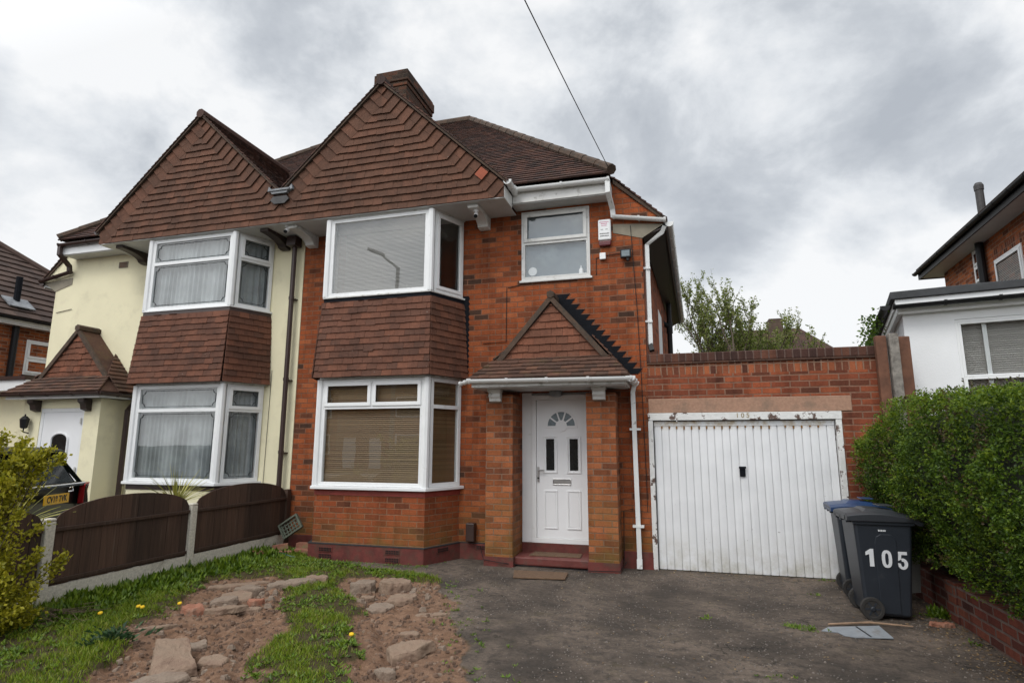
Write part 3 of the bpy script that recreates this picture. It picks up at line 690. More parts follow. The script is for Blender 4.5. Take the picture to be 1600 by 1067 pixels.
    ev = [V(mx(PX), -.32, 5.58), V(mx(-.85), -.32, 5.58), V(mx(-.10), -.02, 4.90), V(mx(.08), 7.3, 4.90), V(mx(-.80), 7.3, 5.58), V(mx(PX), 7.3, 5.58)]
    rb = MB(); rp, rc = V(mx(PX), RY, RZ), V(mx(rx), RY, RZ)
    rb.add([ev[0], ev[1], rc, rp], [(0, 1, 2, 3)]); rb.add([ev[1], V(mx(-.85), -.02, 5.58), ev[2], ev[3], ev[4], rc], [(0, 1, 2, 3, 4, 5)]); rb.add([ev[4], ev[5], rp, rc], [(0, 1, 2, 3)])
    rb.build('roof', M['farroof'], root)
    rt_ = MB(); nf = V(0, -(RZ-5.58), 3.82).normalized()
    xs = (-2.9, -.85) if k > 0 else (-4.2, -.85)
    tiles(rt_, [V(mx(PX), -.36, 5.57), V(mx(-.83), -.36, 5.57), rc+nf*.01, rp+nf*.01], X_, nf, .105, .165, .026, .006, lift=.008)
    ns = V((RZ-4.9)*k, 0, 4.37).normalized()
    tiles(rt_, [V(mx(-.83), -.05, 5.60), V(mx(-.10), -.05, 4.90), V(mx(.10), 7.3, 4.78), V(mx(-.80), 7.3, 5.57), rc+ns*.02], Y_ if k > 0 else -Y_, ns, .105, .165, .026, .006, lift=.03)
    rt_.build('roof_tiles', M['rooft'], root, uv=False)
    hp = MB(); n_ = 16
    for i in range(n_):
        a = V(mx(-.82), -.36, 5.63).lerp(rc+Z_*.05, i/n_); b_ = V(mx(-.82), -.36, 5.63).lerp(rc+Z_*.05, (i+1.08)/n_); hp.tube([a, b_], [.082, .072], 8)
    hp.tube([rp+Z_*.04, rc+Z_*.04], .1, 8)
    hp.build('hip_ridge', M['verge'], root, uv=False)
    # fascia + gutter on the front eave, return beside the gable, low side eave
    fa = MB(); bx(fa, -2.35, -.88, -.29, -.262, 5.302, 5.50); bx(fa, -2.372, -2.352, GY+.03, -.30, 5.225, 5.42); bx(fa, -.882, -.86, -.262, -.004, 5.302, 5.50)
    fa.build('fascia', M['white_old'] if k > 0 else M['white'], root, bevel=.003)
    gm = M['gutter'] if k > 0 else M['brown']; gu = MB()
    gutter(gu, (mx(-2.27), -.345, 5.515), (mx(-.87), -.345, 5.50))
    gutter(gu, (mx(-2.30), GY-.0, 5.475), (mx(-2.30), -.30, 5.475))
    gutter(gu, (mx(-.04), .0, 4.86), (mx(.14), 7.25, 4.86))
    gutter(gu, (mx(-.84), -.07, 5.03), (mx(-.10), -.07, 4.90), .05)
    sqpipe(gu, [V(mx(-.885), -.345, 5.47), V(mx(-.885), -.345, 5.30), V(mx(-.85), -.10, 5.13), V(mx(-.84), -.07, 5.0)], .07)
    gu.build('gutter', gm, root, smooth=False)
    ve = MB(); ve.prism([V(mx(-.84), -.03, 5.56), V(mx(-.08), -.03, 4.86), V(mx(-.08), -.03, 4.93), V(mx(-.84), -.03, 5.63)], (0, .06, 0))
    ve.build('verge', M['verge'], root)
    bxp = MB(); bxp.prism([V(mx(-.44), .002, 4.66), V(mx(-.12), .002, 4.85), V(mx(-.86), .002, 4.92), V(mx(-.86), .002, 4.78)], (0, -.012, 0)); wg = MB(); wg.prism([V(mx(-.438), .004, 4.87), V(mx(-.10), .004, 4.87), V(mx(-.10), .004, 4.88), V(mx(-.438), .004, 5.19)], (0, -.006, 0)); wg.build('eave_wall', wallm, root); bxp.build('eave_end', M['grey'], root)
    ss_ = MB(); ss_.prism([V(mx(-.43), .012, 4.69), V(mx(-.10), .012, 4.80), V(mx(.07), 7.2, 4.80), V(mx(-.16), 7.2, 4.69)], (0, 0, .02)); ss_.prism([V(mx(-.10), .014, 4.76), V(mx(-.08), .014, 4.76), V(mx(.09), 7.2, 4.76), V(mx(.07), 7.2, 4.76)], (0, 0, .14))
    ss_.build('side_soffit', M['soffit'] if k < 0 else M['brown'], root)

house = thing('brick_house', (-3.3, 0, 0), 'orange brick semi-detached house with white front door, tile-hung gable and tiled porch', 'house')
cream_house = thing('cream_house', (-9.1, 0, 0), 'cream rendered semi-detached half with brown gutters and net curtains', 'house')
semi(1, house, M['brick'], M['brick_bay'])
semi(-1, cream_house, M['cream'], M['cream'])
# ------------------------------------------------------------------ brick house: details
Nf = V(0, -1, 0)
# plinth with vents
pl = MB()
fr = [(-5.345, -.69), (-3.505, -.69), (-3.22, -.03), (-2.70, -.03), (-2.70, .01), (-5.62, .01), (-5.62, -.03)]
pl.prism([V(a, b, -.1) for a, b in fr], (0, 0, .325))
pl.build('plinth', M['redpaint'], house, bevel=.008)
for xa, xb in ((-6.215, -5.625), (-.845, -.44)): MB().box(xa, xb, -.03, .0, -.1, .225).build('plinth', M['redpaint'], house, bevel=.006)

dc = MB(); dc.prism([V(a, b, .226) for a, b in [(-5.35, -.695), (-3.50, -.695), (-3.215, -.03), (-2.70, -.03), (-2.70, 0), (-5.62, 0)]], (0, 0, .012)); dc.build('damp_course', M['plinthgrey'], house)
def airbrick(o, u, n):
    b = MB(); b.obox(o, u, Z_, n, (-.115, .115), (-.036, .036), (.0, .008)); a = b.build('air_brick', M['redpaint'], house)
    h = MB()
    for i in range(8):
        for j in range(2): h.obox(o, u, Z_, n, (-.098+i*.026, -.080+i*.026), (-.026+j*.028, -.004+j*.028), (.0085, .0105))
    h.build('vent_slot', M['black'], a); a['label'] = 'small red vent brick with dark slots'
for o, u, n in ((V(-5.05, -.69, .155), X_, Nf), (V(-5.05, -.69, .065), X_, Nf), (V(-3.98, -.69, .165), X_, Nf), (V(-3.98, -.69, .06), X_, Nf), (V(-3.36, -.36, .175), V(.396, .918, 0), V(.918, -.396, 0)), (V(-2.86, -.03, .175), X_, Nf)): airbrick(o, u, n)
# small upstairs window
fo, ps = rail_window(house, 'window', V(-2.285, -.012, 4.14), X_, Nf, [(.03, .03, 1.045, .60), (.03, .60, 1.045, 1.09)], opener=(1,), glassm='glass', frame_m='white_old', dep=.08)
ob = MB(); ob.box(-2.25, -1.245, .07, .075, 4.17, 5.24); ob.build('frosted_pane', M['obscure'], fo)
ob = MB(); ob.lathe(V(-2.12, .062, 4.30), -Y_, [(.02, 0), (.07, .002), (.066, .006)], 16); ob.lathe(V(-1.36, .05, 4.21), Z_, [(.035, 0), (.035, .06), (.012, .09), (.012, .12)], 10); ob.build('sill_ornament', M['whitewall'], fo)
sl = MB(); sl.box(-2.31, -1.185, -.04, .0, 4.105, 4.139); sl.build('sill', M['white_old'], fo, bevel=.005)
# porch piers, frame, door
for a, b_ in ((-2.71, -2.31), (-1.26, -.86)):
    p = MB(); p.box(a, b_, -.40, -.002, .02, 2.36); p.build('porch_pier', M['brick_pier'], house, bevel=.006)
    p = MB(); p.box(a-.012, b_+.012, -.412, -.402, -.08, .13); p.box(a-.012, a-.002, -.402, -.004, -.08, .13); p.box(b_+.002, b_+.012, -.402, -.004, -.08, .13); p.build('pier_base', M['redpaint'], house)
p = MB(); p.box(-2.31, -2.16, .12, .19, .26, 2.42); p.box(-2.31, -1.26, .19, .25, 2.36, 2.42); p.build('side_panel', M['white'], house, bevel=.004)
df = MB(); o = V(-2.16, .10, 0); df.ring(V(0, 0, 0), X_, Z_, Nf, -2.16, .26, -1.262, 2.38, .07, -.17, -.10); dfo = df.build('door_frame', M['white'], house, bevel=.004)
dr = MB(); dr.box(-2.085, -1.335, .115, .155, .332, 2.308); door = dr.build('front_door', M['white_door'], house, bevel=.003); door['label'] = 'white panelled front door with fan light and letterbox'
def dmould(x0, x1, z0, z1, glassm=None, raised=.010):
    m = MB(); m.ring(V(0, .115, 0), X_, Z_, Nf, x0, z0, x1, z1, .022, .0005, raised+.003); m.build('door_moulding', M['white_door'], door, bevel=.004)
    if glassm: q = MB(); q.box(x0+.045, x1-.045, .106, .1135, z0+.045, z1-.045); q.build('glazing', M[glassm], door)
    else: q = MB(); q.box(x0+.03, x1-.03, .110, .1145, z0+.03, z1-.03); q.build('raised_panel', M['white_door'], door, bevel=.004)
dmould(-1.985, -1.775, 1.24, 1.78, 'doorglass'); dmould(-1.635, -1.425, 1.24, 1.78, 'doorglass'); dmould(-1.975, -1.775, .46, 1.0); dmould(-1.635, -1.435, .46, 1.0)
fx, fz, fr_ = -1.71, 1.925, .235; q = MB(); k = 16
arc = [(fx+math.cos(math.pi*i/k)*fr_, fz+math.sin(math.pi*i/k)*fr_) for i in range(k+1)]
inn = [(fx+math.cos(math.pi*i/k)*(fr_-.03), fz+.0+math.sin(math.pi*i/k)*(fr_-.03)) for i in range(k+1)]
for i in range(k): q.prism([V(*arc[i][:1], .1145, arc[i][1]), V(arc[i+1][0], .1145, arc[i+1][1]), V(inn[i+1][0], .1145, inn[i+1][1]), V(inn[i][0], .1145, inn[i][1])], (0, -.014, 0))
q.box(fx-fr_, fx+fr_, .1005, .1145, fz-.03, fz); q.lathe(V(fx, .114, fz), -Y_, [(.085, 0), (.085, .012)], 20)
for t in (36, 72, 108, 144):
    d = V(math.cos(R(t)), 0, math.sin(R(t))); s_ = V(-d.z, 0, d.x); q.obox(V(fx, .1145, fz), d, s_, Nf, (.07, fr_-.025), (-.011, .011), (0, .012))
q.build('fan_moulding', M['white_door'], door)
q = MB(); q.prism([V(a, .1135, b) for a, b in inn], (0, -.004, 0)); q.build('fan_light', M['fanglass'], door)
q = MB(); q.ring(V(0, .114, 0), X_, Z_, Nf, -1.845, 1.075, -1.575, 1.165, .012, 0, .012); q.box(-1.832, -1.588, .108, .1135, 1.088, 1.152); q.build('letterbox', M['steel'], door, bevel=.003)
q = MB(); q.box(-2.075, -2.045, .098, .1145, 1.12, 1.33); q.tube([V(-2.06, .10, 1.28), V(-2.06, .06, 1.28), V(-1.96, .058, 1.28)], .011, 8); q.build('handle', M['steel'], door)
q = MB(); q.lathe(V(-2.06, .098, 1.17), -Y_, [(.014, 0), (.014, .008)], 10); q.build('keyhole', M['black'], door)
q = MB(); q.box(-2.31, -1.26, -.33, .10, .02, .135); q.build('step', M['stepred'], house, bevel=.02)
q = MB(); q.box(-2.31, -1.26, .10, .24, .02, .259); q.build('threshold', M['redpaint'], house, bevel=.01)
# porch roof
pcx, pzr, pze, phw = -1.75, 3.79, 2.56, 1.09
q = MB(); yv = -.36
zb2, hb = 2.86, .80
q.prism([V(pcx-hb, yv+.04, zb2), V(pcx+hb, yv+.04, zb2), V(pcx, yv+.04, pzr-.03)], (0, .30, 0))
q.prism([V(pcx-phw, -.74, pze-.02), V(pcx+phw, -.74, pze-.02), V(pcx+phw, -.004, pze-.02), V(pcx-phw, -.004, pze-.02)], (0, 0, .02))
q.add([V(pcx-phw, -.74, pze), V(pcx+phw, -.74, pze), V(pcx+hb, yv+.04, zb2), V(pcx-hb, yv+.04, zb2)], [(0, 1, 2, 3)])
for s_ in (1, -1): q.add([V(pcx+s_*phw, -.74, pze), V(pcx+s_*phw, -.004, pze), V(pcx, -.004, pzr), V(pcx, yv, pzr), V(pcx+s_*hb, yv+.04, zb2)], [(0, 1, 2, 3, 4)])
proof = q.build('porch_roof', M['porcht'], house)
q = MB(); q2 = MB(); slp = (pzr-zb2)/hb
tiles(q, [V(pcx-hb+.06, yv+.035, zb2), V(pcx+hb-.06, yv+.035, zb2), V(pcx, yv+.035, pzr-.12)], X_, Nf, .112, .165, .024, .004, jit=.006)
q.build('porch_gable_tiles', M['porchg'], proof, uv=False)
na = (V(2*phw, 0, 0)).cross(V(phw-hb, .42, zb2-pze)).normalized(); na = na if na.z > 0 else -na
tiles(q2, [V(pcx-phw-.03, -.79, pze-.02), V(pcx+phw+.03, -.79, pze-.02), V(pcx+hb+.05, yv+.03, zb2+.02), V(pcx-hb-.05, yv+.03, zb2+.02)], X_, na, .105, .165, .026, .008, lift=.004, jit=.006)
for s_ in (1, -1):
    n_ = V(s_*slp, 0, 1).normalized(); e = V(pcx+s_*(phw+.03), 0, pze+.01)
    tiles(q2, [V(e.x, -.76, e.z-.02), V(e.x, -.01, e.z-.02), V(pcx, -.01, pzr+.02), V(pcx, yv-.03, pzr+.02), V(pcx+s_*(hb+.02), yv-.03, zb2+.02)], Y_ if s_ > 0 else -Y_, n_, .105, .165, .026, .008, lift=.006)
q2.build('porch_roof_tiles', M['porcht'], proof, uv=False)
q = MB()
for s_ in (1, -1):
    a, b_ = V(pcx+s_*(hb+.0), yv-.02, zb2), V(pcx, yv-.02, pzr+.0); d = (b_-a).normalized(); pn = V(-d.z, 0, d.x)*(-1 if s_ > 0 else 1); pn = pn if pn.z > 0 else -pn
    q.prism([a-pn*.055, b_-Z_*.085, b_+Z_*.02, a+pn*.02], (0, .05, 0))
q.tube([V(pcx, yv-.03+.1*i, pzr+.015) for i in range(5)], [.06]*5, 6)
q.build('porch_verge', M['verge'], proof)
q = MB(); z = pzr+.10                                         # stepped flashing on the brickwork
while z > pze+.12:
    xl = pcx+.10+(pzr+.10-z)*(phw/(pzr-pze)); q.prism([V(xl-.16, -.004, z), V(xl+.125, -.004, z), V(xl+.055, -.004, z-.082), V(xl-.16, -.004, z-.082)], (0, -.004, 0)); z -= .083
q.build('stepped_flashing', M['blackpaint'], house)
q = MB()
for i in range(15): z = 2.72+i*.083; q.prism([V(-3.245, -.004, z), V(-3.15, -.004, z), V(-3.13, -.004, z+.04), V(-3.15, -.004, z+.083), V(-3.245, -.004, z+.083)], (0, -.004, 0))
q.build('bay_flashing', M['blackpaint'], house)
q = MB(); q.box(pcx-phw+.02, pcx+phw-.02, -.735, -.71, 2.44, 2.537); q.box(pcx+phw-.045, pcx+phw-.02, -.71, -.006, 2.44, 2.537); q.box(pcx-phw+.02, pcx-phw+.045, -.71, -.006, 2.44, 2.537); q.build('porch_fascia', M['white_old'], house, bevel=.003)
q = MB(); q.box(pcx-phw+.046, pcx+phw-.046, -.709, -.006, 2.43, 2.438); q.build('porch_soffit', M['soffit'], house)
q = MB(); gutter(q, (pcx-phw, -.79, 2.545), (pcx+phw+.06, -.79, 2.525)); gutter(q, (pcx+phw+.05, -.80, 2.525), (pcx+phw+.05, -.10, 2.52)); gutter(q, (pcx-phw-.12, -.78, 2.51), (pcx-phw+.02, -.79, 2.545), .045)
q.build('porch_gutter', M['gutter'], house)
q = MB(); sqpipe(q, [V(pcx+phw+.05, -.12, 2.50), V(-.64, -.09, 2.38), V(-.625, -.075, .12)])
for z in (.55, 1.85): q.box(-.70, -.55, -.115, -.03, z, z+.03)
sqpipe(q, [V(-.625, -.075, .14), V(-.625, -.085, .02)], .072)
q.build('porch_downpipe', M['gutter'], house)
for xa in (-2.64, -1.155):
    q = MB(); q.prism([V(xa, -.402, 2.43), V(xa, -.52, 2.43), V(xa, -.53, 2.39), V(xa, -.50, 2.37), V(xa, -.51, 2.33), V(xa, -.48, 2.295), V(xa, -.47, 2.26), V(xa, -.402, 2.25)], (.17, 0, 0)); q.box(xa-.012, xa+.182, -.545, -.402, 2.395, 2.43); q.build('porch_bracket', M['white_old'], house, bevel=.004)
q = MB(); q.lathe(V(-1.76, -.02, 2.43), -Z_, [(.09, 0), (.10, .02), (.10, .07), (.06, .085)], 18); q.build('porch_light', M['lead'], house)
# gable brackets, cameras
for xa, nm in ((-2.88, None), (-6.04, None)):
    q = MB(); corbel(q, xa-.085, xa+.085, -.003, .62, SZ-.013, .205); q.build('bracket', M['white_old'], house, bevel=.006)
def cctv(p, par):
    q = MB(); q.lathe(p, -Z_, [(.04, 0), (.04, .02), (.012, .022), (.012, .06)], 10); d = V(.15, -.75, -.55).normalized(); q.lathe(p-Z_*.075-d*.05, d, [(.030, 0), (.034, .02), (.034, .11)], 12); c = q.build('security_camera', M['white'], par, smooth=False)
    q = MB(); q.lathe(p-Z_*.075+d*.055, d, [(.031, 0), (.031, .014), (.02, .016)], 12); q.build('lens', M['black'], c)
cctv(V(-2.86, -.52, SZ-.075), house); cctv(V(-6.16, -.60, SZ-.013), house)
# alarm box, junction box, floodlight, cables
q = MB(); q.prism([V(-1.075, -.003, 4.66), V(-.885, -.003, 4.66), V(-.885, -.003, 4.985), V(-1.075, -.003, 4.985)], (0, -.075, 0)); al = q.build('alarm_box', M['white'], house, bevel=.018); al['label'] = 'white burglar alarm box with dark red base'
q = MB(); q.prism([V(-1.065, -.006, 4.575), V(-.895, -.006, 4.575), V(-.885, -.006, 4.655), V(-1.075, -.006, 4.655)], (0, -.062, 0)); q.build('alarm_lens', M['darkred'], al, bevel=.015)
def scribble(mb, x0, x1, z, h):                              # print too small to read in the photograph
    x = x0
    while x < x1: w_ = rnd.uniform(.006, .013); mb.box(x, min(x+w_, x1), -.0795, -.0785, z-rnd.uniform(0, .002), z+h*rnd.uniform(.7, 1)); x += w_+.0035
q = MB(); scribble(q, -1.05, -.915, 4.935, .013); scribble(q, -1.03, -.935, 4.908, .013); scribble(q, -1.025, -.94, 4.880, .011); q.build('print', M['pink'], al)
q = MB(); scribble(q, -1.035, -1.0, 4.82, .009); scribble(q, -.965, -.93, 4.82, .009); scribble(q, -1.05, -.91, 4.752, .017); scribble(q, -1.045, -.915, 4.715, .017); q.build('print', M['ink'], al)
q = MB(); q.box(-1.065, -.975, -.05, -.003, 4.375, 4.475); q.build('junction_box', M['white'], house, bevel=.008)
q = MB(); q.box(-.755, -.60, -.10, -.045, 4.355, 4.485); q.tube([V(-.68, -.003, 4.40), V(-.68, -.05, 4.41)], .02, 8); fl = q.build('floodlight', M['black'], house, bevel=.006)
q = MB(); q.box(-.735, -.62, -.104, -.101, 4.375, 4.465); q.build('lamp_face', M['fanglass'], fl)
q = MB(); q.lathe(V(-.65, -.07, 4.345), V(0, -.5, -.8), [(.02, 0), (.028, .02), (.012, .05)], 10); q.build('sensor', M['black'], fl)
q = MB()
for P in ([V(-.97, -.01, 4.44), V(-.90, -.012, 4.44), V(-.75, -.012, 4.455)], [V(-.60, -.012, 4.87), V(-.575, -.012, 4.3), V(-.545, -.012, 3.6), V(-.52, -.012, 2.6), V(-.50, -.012, 1.2), V(-.50, -.03, .75), V(-.72, -.02, .78), V(-.82, -.05, .76), V(-.835, -.04, .1)],
          [V(-1.075, -.01, 4.42), V(-1.12, -.01, 4.41), V(-1.125, -.01, 4.15)], [V(-2.52, -.01, 4.06), V(-2.53, -.01, 3.2), V(-2.9, -.01, 3.19)], [V(-2.3, -.01, 4.08), V(-2.50, -.01, 4.05)],
          [V(-2.9, -.06, .20), V(-2.72, -.43, .09), V(-2.45, -.44, .06), V(-2.2, -.36, .03), V(-1.8, -.40, .025), V(-1.2, -.46, .03), V(-.85, -.45, .04), V(-.80, -.1, .1)]):
    q.tube(P, .005, 5)
q.build('cable', M['black'], house, uv=False)
q = MB(); q.box(-3.105, -2.975, -.12, -.004, .26, .52); q.build('vent_box', M['brown'], house, bevel=.012)
# downpipe at the garage corner, side window, soil pipe
q = MB(); sqpipe(q, [V(-.11, -.0, 4.82), V(-.15, .04, 4.74), V(-.385, .10, 4.58), V(-.385, .10, 3.08)]); 
for z in (4.2, 3.4): q.box(-.45, -.34, .05, .15, z, z+.03)
q.build('downpipe', M['gutter'], house)
q = MB(); sqpipe(q, [V(-.385, .10, 3.08), V(-.36, .06, 2.98)], .066); q.build('pipe_shoe', M['black'], house)
q = MB(); q.tube([V(-.16, 4.6, 2.0), V(-.16, 4.6, 4.10)], .055, 12); q.tube([V(-.16, 4.6, 4.05), V(-.16, 4.6, 4.30)], .07, 12); q.tube([V(-.16, 4.6, 4.25), V(-.16, 4.6, 4.72)], .055, 12); q.tube([V(-.16, 4.6, 4.18), V(-.3, 4.5, 4.28)], .05, 10); q.build('soil_pipe', M['black'], house)
q = MB(); q.obox(V(-.36, 2.8, 3.0), V(.04, 1, 0).normalized(), Z_, V(1, -.04, 0), (0, .8), (0, 1.2), (-.02, .03)); q.build('side_window', M['white'], house)
# chimney
q = MB(); q.box(-5.78, -5.10, 1.42, 2.68, 5.8, 8.90); q.box(-5.80, -5.08, 1.40, 2.70, 8.90, 9.0); q.box(-5.825, -5.055, 1.375, 2.725, 9.0, 9.20); q.box(-5.80, -5.08, 1.40, 2.70, 9.20, 9.26); q.build('chimney', M['brick_old'], house, bevel=.01)
q = MB(); th_ = math.atan(RK); d_ = V(-math.cos(th_), 0, math.sin(th_)); p_ = V(math.sin(th_), 0, math.cos(th_)); o_ = V(-2.70, GY-.004, 5.53)
q.prism([o_, o_+p_*.15, o_+p_*.15+d_*.15, o_+d_*.15], (0, -.008, 0)); rt_l = q.build('replacement_tile', plain('new_orange_tile', (.30, .075, .035), .8, .2, 8), house); rt_l['label'] = 'single brighter orange replacement tile by the verge'
# lead hopper between the gables
def hopper():
    q = MB(); z = 5.775; q.prism([V(PX-.17, GY-.05, z), V(PX+.17, GY-.05, z), V(PX+.14, GY-.05, z-.045), V(PX-.14, GY-.05, z-.045)], (0, .09, 0)); q.box(PX-.2, PX+.2, GY-.07, GY+.04, z, z+.03)
    q.prism([V(PX-.24, GY-.035, z+.02), V(PX-.16, GY-.035, z-.02), V(PX-.16, GY-.035, z+.03), V(PX-.22, GY-.035, z+.10)], (0, .1, 0)); q.prism([V(PX+.24, GY-.035, z+.02), V(PX+.16, GY-.035, z-.02), V(PX+.16, GY-.035, z+.03), V(PX+.22, GY-.035, z+.10)], (0, .1, 0)); return q
hopper().build('valley_gutter', M['lead'], house)
q = MB(); z = 5.69; q.prism([V(PX-.13, GY-.028, z), V(PX+.13, GY-.028, z), V(PX+.18, GY-.028, z-.06), V(PX+.1, GY-.028, z-.13), V(PX-.1, GY-.028, z-.13), V(PX-.18, GY-.028, z-.06)], (0, .03, 0)); q.build('valley_apron', M['blacklead'], house)

# ------------------------------------------------------------------ cream house: details
q = MB(); q.tube([V(-6.36, -.10, 5.05), V(-6.36, -.10, .35)], .042, 10)
for z in (4.1, 2.7, 1.5): q.tube([V(-6.36, -.10, z), V(-6.36, -.10, z+.05)], .05, 10); q.box(-6.42, -6.30, -.07, -.002, z, z+.02)
q.prism([V(-6.45, -.04, 5.20), V(-6.27, -.04, 5.20), V(-6.27, -.22, 5.20), V(-6.45, -.22, 5.20)], (0, 0, -.16)); q.build('downpipe', M['brown'], cream_house)
for xa in (-6.60, -9.72):
    q = MB(); corbel(q, xa-.08, xa+.08, -.003, .62, SZ-.013, .20); q.build('bracket', M['brownwood'], cream_house, bevel=.006)
q = MB(); q.box(-10.42, -10.20, -.012, -.002, 5.02, 5.14); ab = q.build('air_brick', M['grey'], cream_house)
q = MB()
for i in range(4): q.box(-10.40, -10.22, -.016, -.0125, 5.035+i*.026, 5.048+i*.026)
q.build('vent_slot', M['timber_red'], ab)
# enclosed porch
PC = -10.73; py = -.52
q = MB(); q.box(-11.65, -11.22, py, -.002, -.1, 2.44); q.box(-10.18, -9.82, py, -.002, -.1, 2.44); q.box(-11.22, -10.18, py, -.002, 2.28, 2.44); q.box(-11.22, -10.18, -.1, -.002, -.1, 2.28); q.build('porch_wall', M['cream'], cream_house)
q = MB(); q.ring(V(0, 0, 0), X_, Z_, Nf, -11.22, .10, -10.18, 2.28, .07, -.0-.10-py-.08, -py-.01); cdf = q.build('door_frame', M['white'], cream_house, bevel=.004)
q = MB(); q.box(-11.15, -10.25, py+.02, py+.06, .17, 2.21); cd = q.build('front_door', M['white_door'], cream_house, bevel=.004); cd['label'] = 'white front door with an arched leaded pane'
pane = [(-10.90, .95), (-10.50, .95), (-10.50, 1.72)]+[(-10.70+math.cos(math.pi*i/10)*.2, 1.72+math.sin(math.pi*i/10)*.12) for i in range(1, 10)]+[(-10.90, 1.72)]
q = MB(); q.prism([V(a, py+.0185, b) for a, b in pane], (0, -.006, 0)); q.build('glazing', M['doorglass'], cd)
q = MB(); q.tube([V(a, py+.015, b) for a, b in pane]+[V(pane[0][0], py+.015, pane[0][1])], .022, 6); q.build('door_moulding', M['white_door'], cd)
q = MB()
for z in (.6, 1.15, 2.0): q.tube([V(-10.235, py-.01, z), V(-10.235, py-.01, z+.10)], .016, 8)
q.build('hinge', M['white_old'], cd)
chw = 1.13; q = MB(); cz, ce = 3.76, 2.56; cyv = -.40; czb = 2.85; chb = .82
q.prism([V(PC-chb, cyv+.04, czb), V(PC+chb, cyv+.04, czb), V(PC, cyv+.04, cz-.03)], (0, .3, 0))
q.prism([V(PC-chw, -.74, ce-.02), V(PC+chw, -.74, ce-.02), V(PC+chw, -.004, ce-.02), V(PC-chw, -.004, ce-.02)], (0, 0, .02))
q.add([V(PC-chw, -.74, ce), V(PC+chw, -.74, ce), V(PC+chb, cyv+.04, czb), V(PC-chb, cyv+.04, czb)], [(0, 1, 2, 3)])
for s_ in (1, -1): q.add([V(PC+s_*chw, -.74, ce), V(PC+s_*chw, -.004, ce), V(PC, -.004, cz), V(PC, cyv, cz), V(PC+s_*chb, cyv+.04, czb)], [(0, 1, 2, 3, 4)])
cpr = q.build('porch_roof', M['porcht'], cream_house)
q = MB(); tiles(q, [V(PC-chb+.06, cyv+.035, czb), V(PC+chb-.06, cyv+.035, czb), V(PC, cyv+.035, cz-.12)], X_, Nf, .112, .165, .024, .004, jit=.008); q.build('porch_gable_tiles', M['porchg'], cpr, uv=False)
q2 = MB(); slp = (cz-czb)/chb; na = V(2*chw, 0, 0).cross(V(chw-chb, .38, czb-ce)).normalized(); na = na if na.z > 0 else -na
tiles(q2, [V(PC-chw-.03, -.79, ce-.02), V(PC+chw+.03, -.79, ce-.02), V(PC+chb+.05, cyv+.03, czb+.02), V(PC-chb-.05, cyv+.03, czb+.02)], X_, na, .105, .165, .028, .008, lift=.004, jit=.006)
for s_ in (1, -1):
    n_ = V(s_*slp, 0, 1).normalized(); e = V(PC+s_*(chw+.03), 0, ce+.01)
    tiles(q2, [V(e.x, -.76, e.z-.02), V(e.x, -.01, e.z-.02), V(PC, -.01, cz+.02), V(PC, cyv-.03, cz+.02), V(PC+s_*(chb+.02), cyv-.03, czb+.02)], Y_ if s_ > 0 else -Y_, n_, .105, .165, .028, .008, lift=.006)
q2.build('porch_roof_tiles', M['porcht'], cpr, uv=False)
q = MB()
for s_ in (1, -1):
    a, b_ = V(PC+s_*chb, cyv-.02, czb), V(PC, cyv-.02, cz); d = (b_-a).normalized(); pn = V(-d.z, 0, d.x); pn = pn if pn.z > 0 else -pn
    q.prism([a-pn*.055, b_-Z_*.085, b_+Z_*.02, a+pn*.02], (0, .05, 0))
q.tube([V(PC, cyv-.03+.11*i, cz+.015) for i in range(5)], .065, 6); q.build('porch_verge', M['verge'], cpr)
q = MB(); q.box(PC-chw+.02, PC+chw-.02, -.735, -.71, 2.44, 2.537); q.box(PC+chw-.045, PC+chw-.02, -.71, -.006, 2.44, 2.537); q.build('porch_fascia', M['white'], cream_house, bevel=.003)
q = MB(); q.box(PC-chw+.046, PC+chw-.046, -.709, -.525, 2.445, 2.452); q.build('porch_soffit', M['soffit'], cream_house)
q = MB(); gutter(q, (PC-chw-.1, -.79, 2.54), (PC+chw+.06, -.79, 2.53)); gutter(q, (PC+chw+.05, -.8, 2.53), (PC+chw+.05, -.08, 2.52)); q.tube([V(PC+chw+.05, -.10, 2.50), V(PC+chw+.04, -.10, 2.38), V(PC+chw-.09, -.10, 2.25), V(PC+chw-.09, -.10, .1)], .045, 10); q.build('porch_gutter', M['brown'], cream_house)
for xa in (-11.36, -10.16):
    q = MB(); q.prism([V(xa, py-.002, 2.43), V(xa, py-.17, 2.43), V(xa, py-.17, 2.38), V(xa, py-.12, 2.34), V(xa, py-.10, 2.25), V(xa, py-.002, 2.22)], (.14, 0, 0)); q.build('porch_bracket', M['brownwood'], cream_house)
q = MB(); lx, ly, lz = -11.45, py-.10, 1.92; q.lathe(V(lx, ly, lz), Z_, [(.03, 0), (.055, .015), (.075, .16), (.08, .165), (.04, .215), (.012, .23), (.012, .26)], 6); q.tube([V(lx, ly, lz+.01), V(lx, ly-.0, lz-.06), V(lx, py-.01, lz-.08)], .012, 6); q.build('wall_lantern', M['black'], cream_house)
q = MB(); q.box(-14.6, -12.02, -.3, 3.0, 2.66, 2.86); cg = q.build('flat_roof_fascia', M['white'], cream_house); q = MB(); q.box(-14.65, -12.02, -.34, 3.0, 2.862, 2.93); q.build('flat_roof', M['brown'], cream_house); q = MB(); q.box(-14.55, -12.02, .1, 3.0, -.1, 2.658); q.build('side_wall', M['cream'], cream_house)
